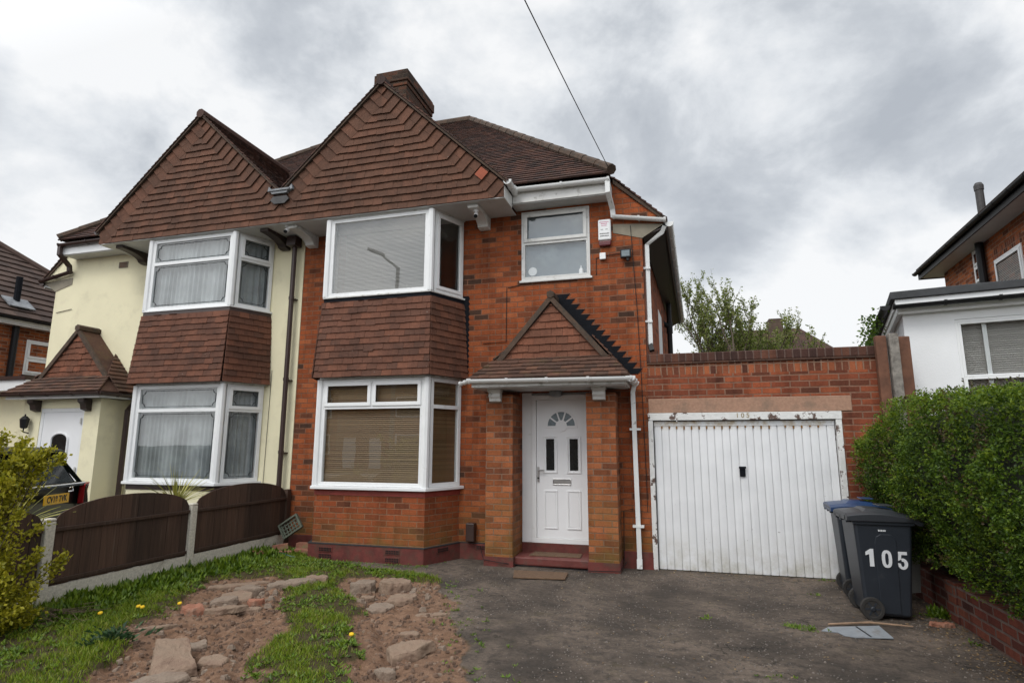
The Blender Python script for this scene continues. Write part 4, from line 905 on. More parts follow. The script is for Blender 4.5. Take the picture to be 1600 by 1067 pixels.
q = MB(); q.tube([V(-6.72, -.012, 2.9), V(-6.74, -.012, 1.0)], .004, 5); q.tube([V(-9.72, -.10, 2.2), V(-9.70, -.012, .9)], .006, 5); q.tube([V(-11.9, -.012, 4.22), V(-11.5, -.012, 4.27)], .006, 4); q.build('cable', M['brown'], cream_house)

# ------------------------------------------------------------------ garage
gar = thing('garage', (.99, 0, 0), 'flat-topped brick garage with white ribbed door joined to the brick house', 'garage')
q = MB(); q.box(1.985, 2.47, 0, .25, -.1, 2.085); q.box(2.12, 2.47, 0, .25, 2.085, 2.29); q.box(-.438, 2.47, 0, .25, 2.29, 2.618); q.box(2.22, 2.47, .25, 6, -.1, 2.6); q.box(-.1, 2.47, 5.8, 6, -.1, 2.6)
q.build('wall', M['brick_garage'], gar)
q = MB(); q.prism([V(-.438, 0, 2.618), V(2.47, 0, 2.618), V(2.47, 0, 2.768), V(-.438, 0, 2.768)], (0, .25, 0)); q.build('soldier_course', M['brick_soldier'], gar)
q = MB()
x = -.44
while x < 2.48: w_ = rnd.uniform(.14, .17); q.box(x, min(2.49, x+w_-.003), -.030+rnd.uniform(-.004, .004), .26, 2.770+rnd.uniform(0, .003), 2.792); x += w_
q.build('creasing_tiles', M['porcht'], gar)
q = MB(); q.box(-.436, 2.478, -.012, .24, 2.794, 2.922); q.build('coping', M['brick_coping'], gar, bevel=.015)
q = MB(); q.box(-.438, 2.119, -.006, .24, 2.09, 2.288); q.build('lintel', M['lintel'], gar, bevel=.008)
q = MB(); q.box(-.39, 2.44, .26, 5.9, 2.62, 2.68); q.build('flat_roof', M['felt'], gar)
q = MB(); q.box(-.45, 1.985, -.035, .09, 1.985, 2.086); q.box(-.45, -.385, -.03, .09, .0, 1.984); q.box(1.91, 1.98, -.03, .09, .0, 1.984); gf = q.build('door_frame', M['peel'], gar, bevel=.006)
text_mesh('105', .088, V(.79, -.0355, 2.042), X_, Z_, Nf, .003, gap=1.5).build('house_number', M['rusty_plate'], gf)
q = MB(); gx0, gx1 = -.375, 1.90; nr = 23; pr = []
for i in range(nr):
    a = gx0+(gx1-gx0)*i/nr; b_ = gx0+(gx1-gx0)*(i+1)/nr; pr += [(a, .050), (a+.009, .050), (a+.011, .031), ((a+b_)/2, .028), (b_-.002, .031)]
pr.append((gx1, .052)); pts = [V(a, b, .012) for a, b in pr]+[V(gx1, .075, .012), V(gx0, .075, .012)]
q.prism(pts, (0, 0, 1.895)); q.box(gx0, gx1, .022, .075, 1.909, 1.972); gd = q.build('garage_door', M['gdoor'], gar)
q = MB()
for i in range(1, nr):
    if rnd.random() < .85: a = gx0+(gx1-gx0)*i/nr; q.box(a-.001, a+.019, .0245, .0275, 1.888-rnd.uniform(0, .03), 1.9085)
q.build('rust_mark', M['rust'], gd)
q = MB(); q.box(.715, .785, .004, .024, 1.24, 1.37); q.lathe(V(.75, .004, 1.35), -Y_, [(.022, 0), (.022, .015)], 10); q.box(.705, .795, -.012, .006, 1.345, 1.372); q.build('handle', M['blackpaint'], gd, bevel=.005)
# thin black strip standing in for shade in the gap beside the frame
q = MB(); q.box(-.385, -.377, .03, .08, .0, 1.98); q.build('frame_shadow_gap', M['black'], gar)
# ------------------------------------------------------------------ fence on the party line
FX = -6.2
posts = [(-2.03, .88), (-3.87, .90), (-5.70, .92)]
plab = ['concrete fence post between the two full arched panels', 'concrete fence post beside the golden shrub, nearest the camera', 'concrete fence post at the road end of the fence']
for (y, h), lb in zip(posts, plab):
    q = MB(); q.prism([V(FX-.05, y-.05, -.15), V(FX+.05, y-.05, -.15), V(FX+.05, y+.05, -.15), V(FX-.05, y+.05, -.15)], (0, 0, .13+h))
    q.prism([V(FX-.05, y-.05, h-.02), V(FX+.05, y-.05, h-.02), V(FX+.05, y+.05, h-.02), V(FX-.05, y+.05, h-.02)], (.0, 0, .03))
    o = q.build('fence_post', M['concrete'], None, bevel=.012, origin=(FX, y, 0)); tag(o, lb, 'fence post', 'concrete fence posts')
spans = [(-1.975, -.13, 'dark arched fence panel meeting the brick wall'), (-3.815, -2.085, 'dark arched fence panel between two concrete posts'), (-5.645, -3.925, 'dark arched fence panel partly behind the golden shrub')]
for ya, yb, lb in spans:
    q = MB(); n = 16; zb, ze, zp = .245, .86, 1.085
    arch = lambda y: ze+(zp-ze)*math.sqrt(max(0, 1-(2*(y-ya)/(yb-ya)-1)**2))*1.0
    for i in range(n):
        a = ya+(yb-ya)*i/n; b_ = ya+(yb-ya)*(i+1)/n+.012; off = .006*(i % 2); b_ = min(b_, yb)
        q.prism([V(FX-.012+off, a, zb+rnd.uniform(-.006, .006)), V(FX-.012+off, b_, zb), V(FX-.012+off, b_, arch(b_)), V(FX-.012+off, (a+b_)/2, arch((a+b_)/2)), V(FX-.012+off, a, arch(a))], (.014, 0, 0))
    o = q.build('arched_fence', M['fence'], None, origin=(FX, (ya+yb)/2, 0)); tag(o, lb, 'fence panel', 'arched fence panels')
    for z in (.775, .27):
        r_ = MB(); r_.box(FX+.010, FX+.038, ya+.005, yb-.005, z, z+.038); r_.build('rail', M['fence'], o, bevel=.004)
    g = MB(); g.box(FX-.02, FX+.025, ya+.002, yb-.002, -.12, .242); g = g.build('gravel_board', M['concrete'], None, bevel=.006, origin=(FX, (ya+yb)/2, 0))
    tag(g, lb.replace('dark arched fence panel', 'pebbled concrete gravel board at the foot of the panel'), 'gravel board', 'concrete gravel boards')
q = MB(); q.box(FX-.04, FX+.04, -.125, -.035, -.1, .93); tag(q.build('fence_post', M['fence'], None, origin=(FX, -.08, 0)), 'dark timber fence post fixed to the brick wall', 'fence post')

# ------------------------------------------------------------------ wheelie bins
def bin_(loc, label, lidm, number):
    r = thing('wheelie_bin', loc, label, 'wheelie bin', 'wheelie bins beside the hedge'); L = Vector(loc)
    def sec(z):            # half sizes and x-shift at height z
        t = z/.92; return (.195+.062*t, .205+.045*t, -.008+.010*t)
    vs = []; zs = [.03, .05, .45, .86, .92]; c = .028
    for z in zs:
        a, b_, s_ = sec(z)
        if z == .03: a -= .02; b_ -= .02
        for sx, sy in ((1, 1), (-1, 1), (-1, -1), (1, -1)):
            e = [(sx*(a-c), sy*b_), (sx*(a-c*.3), sy*(b_-c*.3)), (sx*a, sy*(b_-c))]
            if sx*sy > 0: e = e[::-1]
            vs += [L+V(s_+p[0], p[1], z) for p in e]
    q = MB(); n = 12; fs = [list(range(n))[::-1], [4*n+i for i in range(n)]]
    for j in range(len(zs)-1): fs += [(j*n+i, j*n+(i+1) % n, (j+1)*n+(i+1) % n, (j+1)*n+i) for i in range(n)]
    q.add(vs, fs)
    body = q.build('body', M['bin'], r)
    m = body.modifiers.new('b', 'BEVEL'); m.width = .008; m.segments = 2; m.limit_method = 'ANGLE'; m.angle_limit = R(25)
    fac = lambda x, z, e=0.0: L+V(x, -(sec(z)[1])-e, z)
    un = V(0, -1, -.045/.92).normalized(); vv = V(0, -.045/.92, 1).normalized()
    q = MB(); P = [(-.075, .06), (-.085, .72), (-.07, .775), (-.03, .80), (.06, .80), (.095, .775), (.105, .72), (.095, .06)]
    q.prism([fac(x, z, -.002) for x, z in P], un*.010); q.build('side_rib', M['bin'], r, bevel=.006)
    q = MB(); a, b_, s_ = sec(.92); q.box(L.x+s_-a-.012, L.x+s_+a+.016, L.y-b_-.014, L.y+b_+.014, L.z+.885, L.z+.925); q.build('rim', M['bin'], r, bevel=.008)
    # lid: domed sheet with skirt, lip at the front, hinge at the back
    q = MB(); nx_, ny_ = 16, 8; vs = []; lx0, lx1 = L.x-a-.06, L.x+a+.085
    for i in range(nx_+1):
        t = i/nx_; x = lx0+(lx1-lx0)*t
        for j in range(ny_+1):
            w = 2*j/ny_-1; y = L.y+w*(b_+.030); prof = .955+.052*math.sin(math.pi*min(1, t*.9+.12))**.8-.012*t; z = prof+.016*math.cos(w*math.pi/2)-.012*(abs(w) > .95)-.012*(t > .97)
            if .30 < t < .72 and abs(w) < .62: z += .016
            vs.append(V(x, y, L.z+z))
    for i in range(nx_+1):
        t = i/nx_
        for j in range(ny_+1):
            v_ = vs[i*(ny_+1)+j]; vs.append(V(v_.x, v_.y, L.z+.918-.030*(t > .9)))
    K = (nx_+1)*(ny_+1); A = lambda i, j: i*(ny_+1)+j; fs = []
    for i in range(nx_):
        for j in range(ny_): fs += [(A(i, j), A(i+1, j), A(i+1, j+1), A(i, j+1)), (K+A(i, j), K+A(i, j+1), K+A(i+1, j+1), K+A(i+1, j))]
    for i in range(nx_): fs += [(A(i, 0), K+A(i, 0), K+A(i+1, 0), A(i+1, 0)), (A(i, ny_), A(i+1, ny_), K+A(i+1, ny_), K+A(i, ny_))]
    for j in range(ny_): fs += [(A(0, j), A(0, j+1), K+A(0, j+1), K+A(0, j)), (A(nx_, j), K+A(nx_, j), K+A(nx_, j+1), A(nx_, j+1))]
    q.add(vs, fs); lid = q.build('lid', M[lidm], r, smooth=False, bevel=.006)
    q = MB(); q.box(L.x+.02, L.x+.15, L.y-.1, L.y+.1, L.z+1.05, L.z+1.062); q.build('lid_handle', M[lidm], lid, bevel=.006)
    q = MB(); q.tube([L+V(-a-.045, -.2, .955), L+V(-a-.045, .2, .955)], .018, 8)
    for y in (-.2, 0, .2): q.box(L.x-a-.06, L.x-a+.02, L.y+y-.02, L.y+y+.02, L.z+.90, L.z+.965)
    q.build('handle', M['bin'], r)
    for s_ in (-1, 1):
        q = MB(); o = L+V(-.155, s_*.225-.026*(s_ > 0)+.026*(s_ < 0)*0, .102); y0_ = -.026; q.lathe(o+V(0, -.026, 0), Y_, [(.045, .004), (.07, .004), (.075, 0), (.100, 0), (.104, .01), (.104, .042), (.100, .052), (.05, .052)], 24); wh = q.build('wheel', M['rubber'], r, smooth=False)
        q = MB(); q.lathe(o+V(0, -.030, 0), Y_, [(.014, -.004), (.022, 0), (.022, .05)], 12)
        for i in range(6):
            t = i*math.pi/3; d = V(math.cos(t), 0, math.sin(t)); q.obox(o+V(0, -.024, 0), d, V(-d.z, 0, d.x), Y_, (.018, .068), (-.008, .008), (0, .02))
        q.build('wheel_hub', M['bin'], wh)
    q = MB(); q.tube([L+V(-.155, -.2, .102), L+V(-.155, .2, .102)], .012, 8); q.build('axle', M['black'], r)
    if number:
        def digit(cx, cz, polys):
            d_ = MB()
            for P in polys: d_.prism([fac(cx+a_*.088, cz+(b_-.5)*.165, .0118 if abs(cx) < .09 else .0018) for a_, b_ in P], un*.0015)
            d_.build('number', M['sticker'], r, uv=False)
        digit(-.135, .575, [[(-.05, 0), (.38, 0), (.38, 1), (.08, 1), (-.42, .82), (-.42, .62), (-.05, .70)]])
        def strip(P, w0):                                 # stroke of a bold numeral as quads around its centre line
            o_ = []
            for i in range(len(P)-1):
                (ax, az, aw), (bx_, bz, bw2) = P[i], P[i+1]; dx, dz = (bx_-ax)*.088, (bz-az)*.165; l = math.hypot(dx, dz); nx2, nz2 = -dz/l, dx/l; e = .0
                o_.append([(ax-nx2*aw*w0/.088, az-nz2*aw*w0/.165), (bx_-nx2*bw2*w0/.088, bz-nz2*bw2*w0/.165), (bx_+nx2*bw2*w0/.088, bz+nz2*bw2*w0/.165), (ax+nx2*aw*w0/.088, az+nz2*aw*w0/.165)])
            return o_
        ov = lambda t, k: (math.copysign(abs(math.cos(t))**.8, math.cos(t))*k[0], .5+math.copysign(abs(math.sin(t))**.75, math.sin(t))*k[1])
        digit(.008, .57, [[ov(2*math.pi*i/20, (.5, .5)), ov(2*math.pi*(i+1)/20, (.5, .5)), ov(2*math.pi*(i+1)/20, (.17, .33)), ov(2*math.pi*i/20, (.17, .33))] for i in range(20)])
        arc5 = [(-.02+.49*math.cos(R(t)), .31+.32*math.sin(R(t))) for t in range(110, -191, -20)]; in5 = [(-.04+.17*math.cos(R(t)), .30+.15*math.sin(R(t))) for t in range(110, -191, -20)]
        digit(.146, .56, [[(-.42, 1), (.44, 1), (.44, .82), (-.42, .82)], [(-.42, .82), (-.12, .82), (-.18, .55), (-.48, .47)]]+[[arc5[i], arc5[i+1], in5[i+1], in5[i]] for i in range(len(arc5)-1)])
        q = MB(); x = -.045
        for w_ in (.010, .008, .011, .009, .010): q.obox(fac(x, .825, .001), X_, vv, un, (0, w_), (0, .016), (0, .002)); x += w_+.004
        q.build('maker_mark', M['sticker'], r, uv=False)
    return r
near = bin_((1.845, -1.52, .0), 'dark grey wheelie bin numbered 105 in white, nearest the camera', 'binlid', True)
far = bin_((1.90, -.70, .0), 'wheelie bin with a dark blue lid standing behind the numbered bin', 'bluelid', False)
far.rotation_euler.z = R(-4)
q = MB(); q.prism([V(2.16, -1.20, .15), V(2.30, -1.12, .15), V(2.33, -1.10, .50), V(2.20, -1.18, .55)], (.01, -.012, 0)); tag(q.build('pale_board', M['paleboard'], None, origin=(2.2, -1.15, 0)), 'pale grey board leaning on the low wall behind the numbered bin', 'board')

# ------------------------------------------------------------------ low wall, hedge
q = MB(); q.box(2.42, 2.60, -8.5, -.02, -.15, .355); lw = q.build('low_wall', M['brick_low'], None, bevel=.01, origin=(2.51, -4, 0)); tag(lw, 'low red brick wall along the driveway under the hedge', 'wall')
q = MB()
for y in (-1.62, -3.4, -5.4): q.box(2.40, 2.62, y-.11, y+.11, -.15, .375)
pr_ = q.build('wall_pier', M['brick_low'], lw, bevel=.008)
def leaf1(vs, fs, p, d, s_, L, w, fold=.0):
    k = len(vs); n = d.cross(s_)*fold*L
    vs += [p, p+d*(.5*L)+s_*w+n, p+d*L, p+d*(.5*L)-s_*w+n]; fs.append((k, k+1, k+2, k+3))
def rv(): return Vector((rnd.gauss(0, 1), rnd.gauss(0, 1), rnd.gauss(0, 1))).normalized()
def rperp(d):
    s_ = d.cross(rv()); return s_.normalized() if s_.length > 1e-4 else d.orthogonal().normalized()
hd = thing('hedge', (2.75, -3, .33), 'thick green privet hedge growing above the low brick wall', 'hedge')
def htop(y): return 1.70+.36*ss(-.35, -1.35, y)-.04*ss(-2.2, -4, y)+fbm(y, 3.1, 1.6, 3, 2.0)*.05
def hside(y, z): return 2.30-.20*ss(.5, 1.3, z)+.10*ss(1.5, 2.2, z)+fbm(y, z, 2.0, 4, 5.0)*.17+fbm(y, z, 5, 2, 1.0)*.025
def hbot(y): return .52+fbm(y, .3, 2, 3, 8.0)*.10-.1*ss(-1.6, -3.5, y)
vs, fs = [], []
def spray(p, nrm, k, sp):
    """a short shoot with leaves along it"""
    d = (nrm*.7+rv()*.75+Z_*.25).normalized()
    for i in range(k):
        q_ = p+d*(i/k*sp)+rv()*.012; dd = (d*.5+rv()).normalized(); leaf1(vs, fs, q_, dd, rperp(dd), rnd.uniform(.014, .036), rnd.uniform(.005, .011), .1)
nv, nf_ = [], []
for i in range(8600):
    y = -.22-abs(rnd.random())**1.25*5.0; z = rnd.uniform(hbot(y), htop(y)); x = hside(y, z)+abs(rnd.gauss(0, .06))
    if fbm(y, z, 2.6, 3, 11.0) < -.28 and rnd.random() < .75: x += .12
    if rnd.random() < .10+.55*ss(-.35, -.02, z-htop(y))+.3*max(0, fbm(y, z, 1.7, 3, 41.0)):
        a_, b_ = vs, fs; vs, fs = nv, nf_; spray(V(x-.02, y, z), V(-1, 0, .3), 7, .085); vs, fs = a_, b_
    else: spray(V(x, y, z), V(-1, 0, .2), 7, .075)
for i in range(3000):
    y = -.22-rnd.random()*5.0; x = rnd.uniform(2.1, 3.3); z = htop(y)+fbm(x, y, 3, 3, 4.0)*.04-abs(rnd.gauss(0, .03)); a_, b_ = vs, fs
    if i % 2: vs, fs = nv, nf_
    spray(V(x, y, z), V(0, 0, 1), 7, .09); vs, fs = a_, b_
for i in range(900):
    x = rnd.uniform(2.15, 3.2); z = rnd.uniform(.5, 1.7); spray(V(x, -.25+abs(rnd.gauss(0, .04)), z), V(0, 1, .2), 7, .08)
for i in range(1500):
    x = rnd.uniform(2.12, 3.3); z = rnd.uniform(.42, htop(-5)); spray(V(x, -5.02+abs(rnd.gauss(0, .07)), z), V(0, -1, .2), 7, .08)
for i in range(1500):
    y = rnd.uniform(-5.05, -3.2); z = rnd.uniform(hbot(y), htop(y)); spray(V(hside(y, z)+abs(rnd.gauss(0, .06)), y, z), V(-1, 0, .2), 7, .075)
q = MB(); q.v = vs; q.f = fs; q.m = [0]*len(fs); q.build('leaves', M['hedge'], hd, uv=False, recalc=False)
q = MB(); q.v = nv; q.f = nf_; q.m = [0]*len(nf_); nl_ = q.build('leaves', M['hedge_new'], hd, uv=False, recalc=False); nl_['label'] = 'fresh yellow-green new leaves'
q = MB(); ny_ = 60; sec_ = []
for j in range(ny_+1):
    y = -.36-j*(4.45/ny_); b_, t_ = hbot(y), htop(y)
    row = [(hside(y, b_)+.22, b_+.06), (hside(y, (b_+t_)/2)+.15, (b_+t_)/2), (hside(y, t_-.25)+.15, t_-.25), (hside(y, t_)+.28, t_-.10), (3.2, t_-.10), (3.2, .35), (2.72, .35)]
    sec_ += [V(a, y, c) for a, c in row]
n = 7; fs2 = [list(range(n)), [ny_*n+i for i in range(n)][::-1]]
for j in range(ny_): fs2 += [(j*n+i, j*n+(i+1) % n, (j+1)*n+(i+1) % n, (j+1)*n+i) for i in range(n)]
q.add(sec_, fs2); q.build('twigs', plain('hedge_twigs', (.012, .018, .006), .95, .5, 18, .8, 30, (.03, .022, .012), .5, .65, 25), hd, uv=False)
dv_, df_ = [], []; a_, b_ = vs, fs; vs, fs = dv_, df_
for i in range(1500):
    y = -.3-rnd.random()*4.4; z = rnd.uniform(hbot(y), htop(y)+.03)
    if fbm(y, z, 1.9, 3, 61.0)+.35*ss(-1.5, -2.6, y)*ss(-.4, 0, z-htop(y)) > .22: spray(V(hside(y, z)-.01, y, z), V(-1, 0, .2), 5, .07)
vs, fs = a_, b_; q = MB(); q.v = dv_; q.f = df_; q.m = [0]*len(df_); q.build('dry_leaves', leaf('dry_privet', [(.05, .035, .015), (.10, .07, .03), (.09, .085, .02)]), hd, uv=False, recalc=False)
vs, fs = [], []; tw = MB()                                        # bare shoots standing out of the top
for i in range(46):
    y = rnd.uniform(-3.3, -1.7); x = rnd.uniform(2.3, 3.2); z = htop(y)-.03; h = rnd.uniform(.07, .20); l = V(rnd.gauss(0, .12), rnd.gauss(0, .12), 1)
    tw.tube([V(x, y, z), V(x, y, z)+l*h], [.004, .002], 4)
    for j in range(10): p = V(x, y, z)+l*(h*rnd.random()); dd = (rv()+Z_*.6).normalized(); leaf1(vs, fs, p, dd, rperp(dd), .024, .008)
tw.build('shoots', M['bark'], hd, uv=False); q = MB(); q.v = vs; q.f = fs; q.m = [0]*len(fs); q.build('shoot_leaves', leaf('dull_leaf', [(.05, .05, .015), (.09, .085, .03)]), hd, uv=False, recalc=False)

# ------------------------------------------------------------------ posts at the garage corner
for (x0_, x1_, y0_, y1_, z1_, m_, lb) in ((2.43, 2.555, -.12, -.03, 3.03, 'timber_red', 'brown timber post standing against the garage corner'), (2.572, 2.68, -.16, -.05, 3.05, 'timber_grey', 'grey weathered timber post, middle of the three uprights'), (2.695, 2.835, -.06, -.02, 3.02, 'timber_red', 'reddish board flecked with white paint beside the white wall')):
    q = MB(); q.box(x0_, x1_, y0_, y1_, .3, z1_); tag(q.build('timber_post', M[m_], None, bevel=.01, origin=((x0_+x1_)/2, (y0_+y1_)/2, .3)), lb, 'post')

# ------------------------------------------------------------------ right-hand neighbour: white flat-roofed extension and the brick house behind
ext = thing('white_extension', (2.9, .3, .33), 'white rendered flat-roofed extension with a window above the hedge', 'extension')
u = V(.9755, -.22, 0).normalized(); nn = V(u.y, -u.x, 0); nn = nn if nn.y < 0 else -nn; bk = -nn; o = V(2.9, .3, 0)
q = MB(); q.obox(o, u, Z_, nn, (0, .55), (.3, 3.36), (-5, 0)); q.obox(o, u, Z_, nn, (1.75, 4.2), (.3, 3.36), (-5, 0)); q.obox(o, u, Z_, nn, (.55, 1.75), (.3, 1.9), (-5, 0)); q.obox(o, u, Z_, nn, (.55, 1.75), (3.245, 3.36), (-5, 0)); q.obox(o, u, Z_, nn, (.55, 1.75), (1.9, 3.245), (-5, -.25)); q.build('wall', M['whitewall'], ext)
wf, ps = rail_window(ext, 'window', o+u*.55+nn*.0, u, nn, [(.03, 1.94, 1.17, 2.50), (.03, 2.50, 1.17, 3.21)], t=.06, dep=.07)
q = MB(); slats(q, o+u*.55, u, nn, (.03, 1.95, 1.17, 3.2), .028, -.10); q.build('blind', M['blind_white'], wf, uv=False, recalc=False)
q = MB()
for a in (.28, 1.02): q.obox(o+u*.55, u, Z_, nn, (a, a+.045), (1.95, 3.2), (-.075, -.055))
q.build('glazing_bar', M['white'], wf)
q = MB(); q.obox(o, u, Z_, nn, (-.06, 4.3), (3.362, 3.46), (-5.2, .10)); q.build('fascia', M['white'], ext, bevel=.004)
q = MB(); q.obox(o, u, Z_, nn, (-.13, 4.3), (3.548, 3.65), (-5.2, .20)); q.build('flat_roof', M['felt'], ext, bevel=.01)
q = MB(); q.obox(o, u, Z_, nn, (-.08, 4.3), (3.462, 3.546), (-5.2, .16)); q.build('roof_edge', M['white'], ext)
q = MB(); gutter(q, o+u*-.1+nn*.21+Z_*3.46, o+u*4.3+nn*.21+Z_*3.46, .05); gutter(q, o+u*-.20+nn*.2+Z_*3.46, o+u*-.35+bk*6+Z_*3.36, .05); q.build('gutter', M['black'], ext)
vs, fs = [], []
for i in range(500):
    t = rnd.random(); p = o+u*(-.32+rnd.gauss(0, .07))+bk*(.2+t*2.2)+Z_*(3.40-.28*t+rnd.gauss(0, .09)); dd = rv(); leaf1(vs, fs, p, dd, rperp(dd), .05, .018)
q = MB(); q.v = vs; q.f = fs; q.m = [0]*len(fs); iv = q.build('ivy', M['hedge'], None, uv=False, recalc=False, origin=(2.6, 1.3, 3.2)); tag(iv, 'straggling dark ivy hanging at the roof edge beside the white extension', 'ivy')

nb = thing('brick_house', (7.5, 3, 0), 'orange brick house with black gutters rising behind the white extension', 'house')
du = V(-.065, -.998, 0).normalized(); o = V(6.25, 7.5, 0); nnx = V(-.998, .065, 0)
q = MB(); q.obox(o, du, Z_, nnx, (0, 8), (.2, 5.72), (-7, 0)); q.build('wall', M['brick_far'], nb)
q = MB(); e0, e1 = o-du*.35+nnx*.47+Z_*5.90, o+du*8.4+nnx*.47+Z_*5.90; rg = (o+nnx*-3.4+Z_*9.2)
q.prism([e0, e1, e1-nnx*3.8+Z_*3.3, e0-nnx*3.8+Z_*3.3+du*3.4], (0, 0, .06)); q.prism([e0, e0-nnx*3.8+Z_*3.3+du*3.4, e0-nnx*7.7], (0, 0, .06)); q.build('roof', M['farroof'], nb)
q = MB(); q.obox(o, du, Z_, nnx, (-.35, 8.4), (5.722, 5.735), (.001, .40)); q.obox(o, du, Z_, nnx, (-.35, -.002), (5.722, 5.735), (-7, 0)); q.build('soffit', M['soffit'], nb)
q = MB(); q.obox(o, du, Z_, nnx, (-.35, 8.4), (5.70, 5.90), (.402, .43)); q.obox(o, du, Z_, nnx, (-.38, -.352), (5.70, 5.90), (-7, .43)); q.build('fascia', M['black'], nb)
q = MB(); gutter(q, o-du*.4+nnx*.487+Z_*5.87, o+du*8.4+nnx*.487+Z_*5.87); q.build('gutter', M['black'], nb)
w1, p1 = rail_window(nb, 'window', o+du*1.75+nnx*.02, du, nnx, [(.03, 5.0, .45, 5.35), (.03, 5.35, .45, 5.68)], opener=(0, 1)); q = MB(); q.obox(o+du*1.7, du, Z_, nnx, (0, .55), (4.93, 4.97), (0, .08)); q.build('sill', M['brown'], w1)
w2, p2 = rail_window(nb, 'window', o+du*2.7+nnx*.02, du, nnx, [(.03, 4.2, 1.1, 5.2)], opener=(0,)); q = MB(); slats(q, o+du*2.7, du, nnx, (.03, 4.2, 1.1, 5.2), .03, .005); q.build('blind', M['blind_white'], w2, uv=False, recalc=False)
q = MB(); q.obox(o+du*2.66, du, Z_, nnx, (0, 1.2), (5.24, 5.42), (0, .004)); q.build('lintel', M['brick_soldier'], w2)
q = MB(); pb = o+du*2.35+nnx*.09; q.tube([pb+Z_*.3, pb+Z_*5.72], .075, 12); q.build('soil_pipe', M['black'], nb)
q = MB(); pb = o+du*2.2-nnx*.10; q.tube([pb+Z_*5.9, pb+Z_*6.95], .075, 12); q.lathe(pb+Z_*6.9, Z_, [(.085, 0), (.09, .1), (.06, .16)], 12); q.build('flue', M['blacklead'], nb)

# ------------------------------------------------------------------ far-left neighbour
lf = thing('brick_house', (-18.5, 0, 0), 'orange brick house with dark concrete tiled roof beyond the cream house', 'house')
q = MB(); q.box(-22, -15.5, -5, 5.6, -.1, 4.45); q.build('wall', M['brick_far'], lf)
ex, rr, zt_ = -15.25, 5.9, 4.62
q = MB(); rpt = [V(ex-3.4, rr-3.4, zt_+2.75), V(ex-3.4, -2.0, zt_+2.75)]; cor = [V(ex, rr, zt_), V(ex, -5.4, zt_), V(ex-6.8, -5.4, zt_), V(ex-6.8, rr, zt_)]
q.add(cor+rpt, [(0, 1, 5, 4), (1, 2, 5), (2, 3, 4, 5), (3, 0, 4), (0, 3, 2, 1)]); q.build('roof', M['leftroof'], lf)
q = MB(); ns = V(2.75, 0, 3.4).normalized(); tiles(q, [cor[1], cor[0], rpt[0], rpt[1]], Y_, ns, .30, .30, .05, .012, lift=.01, jit=.006); q.build('roof_tiles', M['leftroof'], lf, uv=False)
q = MB(); q.tube([cor[0]+Z_*.05, rpt[0]+Z_*.05], .11, 8); q.tube([rpt[0]+Z_*.05, rpt[1]+Z_*.05], .11, 8); q.build('ridge_tile', M['leftroof'], lf)
q = MB(); q.box(-15.48, -15.26, -5.3, 5.8, 4.455, 4.49); q.box(-15.27, -15.24, -5.3, 5.8, 4.492, 4.60); q.build('fascia', M['white'], lf)
q = MB(); gutter(q, (-15.18, -5.3, 4.62), (-15.18, 5.85, 4.62)); q.build('gutter', M['black'], lf)
q = MB(); q.tube([V(-15.42, 1.62, .1), V(-15.42, 1.62, 4.5)], .07, 10); q.build('soil_pipe', M['black'], lf)
q = MB(); q.tube([V(-15.75, 1.75, 4.9), V(-15.75, 1.75, 5.75)], .07, 10); q.build('vent_pipe', M['blackpaint'], lf); q = MB(); q.prism([V(-15.5, 1.45, 4.93), V(-15.5, 2.05, 4.93), V(-15.85, 2.05, 5.20), V(-15.85, 1.45, 5.20)], (.02, 0, .025)); q.build('flashing', M['lead'], lf)
XU, XN = V(0, 1, 0), V(1, 0, 0)
w1, p1 = rail_window(lf, 'window', V(-15.49, 1.95, 0), XU, XN, [(.03, 3.35, .62, 3.72), (.03, 3.72, .62, 4.16)], opener=(0, 1)); q = MB(); q.box(-15.5, -15.42, 1.93, 2.62, 3.28, 3.315); q.build('sill', M['brown'], w1)
w2, p2 = rail_window(lf, 'window', V(-15.49, -.3, 0), XU, XN, [(.03, 2.2, .9, 3.35), (.9, 2.2, 1.55, 3.35)]); q = MB(); curtain(q, V(-15.49, -.3, 0), XU, XN, (.03, 2.2, 1.55, 3.35)); q.build('net_curtain', M['curtain'], w2, uv=False, recalc=False)

# ------------------------------------------------------------------ distant house and the tree in the back garden
fh = thing('distant_house', (5.5, 33, 0), 'distant house with brown hipped roof and stubby chimney behind the tree', 'house')
q = MB(); q.box(1.6, 9.4, 31, 38, -.1, 7.0); q.build('wall', M['brick_far'], fh)
q = MB(); q.add([V(.9, 30, 6.6), V(10.0, 30, 6.6), V(10.0, 39, 6.6), V(.9, 39, 6.6), V(4.0, 34, 9.35), V(7.9, 34, 9.35)], [(0, 1, 5, 4), (1, 2, 5), (2, 3, 4, 5), (3, 0, 4), (0, 3, 2, 1)])
q.build('roof', M['farroof'], fh); q = MB(); q.box(5.9, 6.75, 33.0, 34, 8.2, 9.9); q.build('chimney', plain('sooty_chimney', (.075, .05, .035), .9, .3, 3), fh)
q = MB(); q.tube([V(1.35, 6.5, 2.6), V(1.35, 6.5, 3.33)], .06, 10); q.lathe(V(1.35, 6.5, 3.30), Z_, [(.07, 0), (.11, .02), (.11, .12), (.08, .16)], 12); fb_ = q.build('flue_cowl', M['black'], None, origin=(1.35, 6.5, 2.6)); tag(fb_, 'small black flue cowl poking up behind the garage parapet', 'flue')
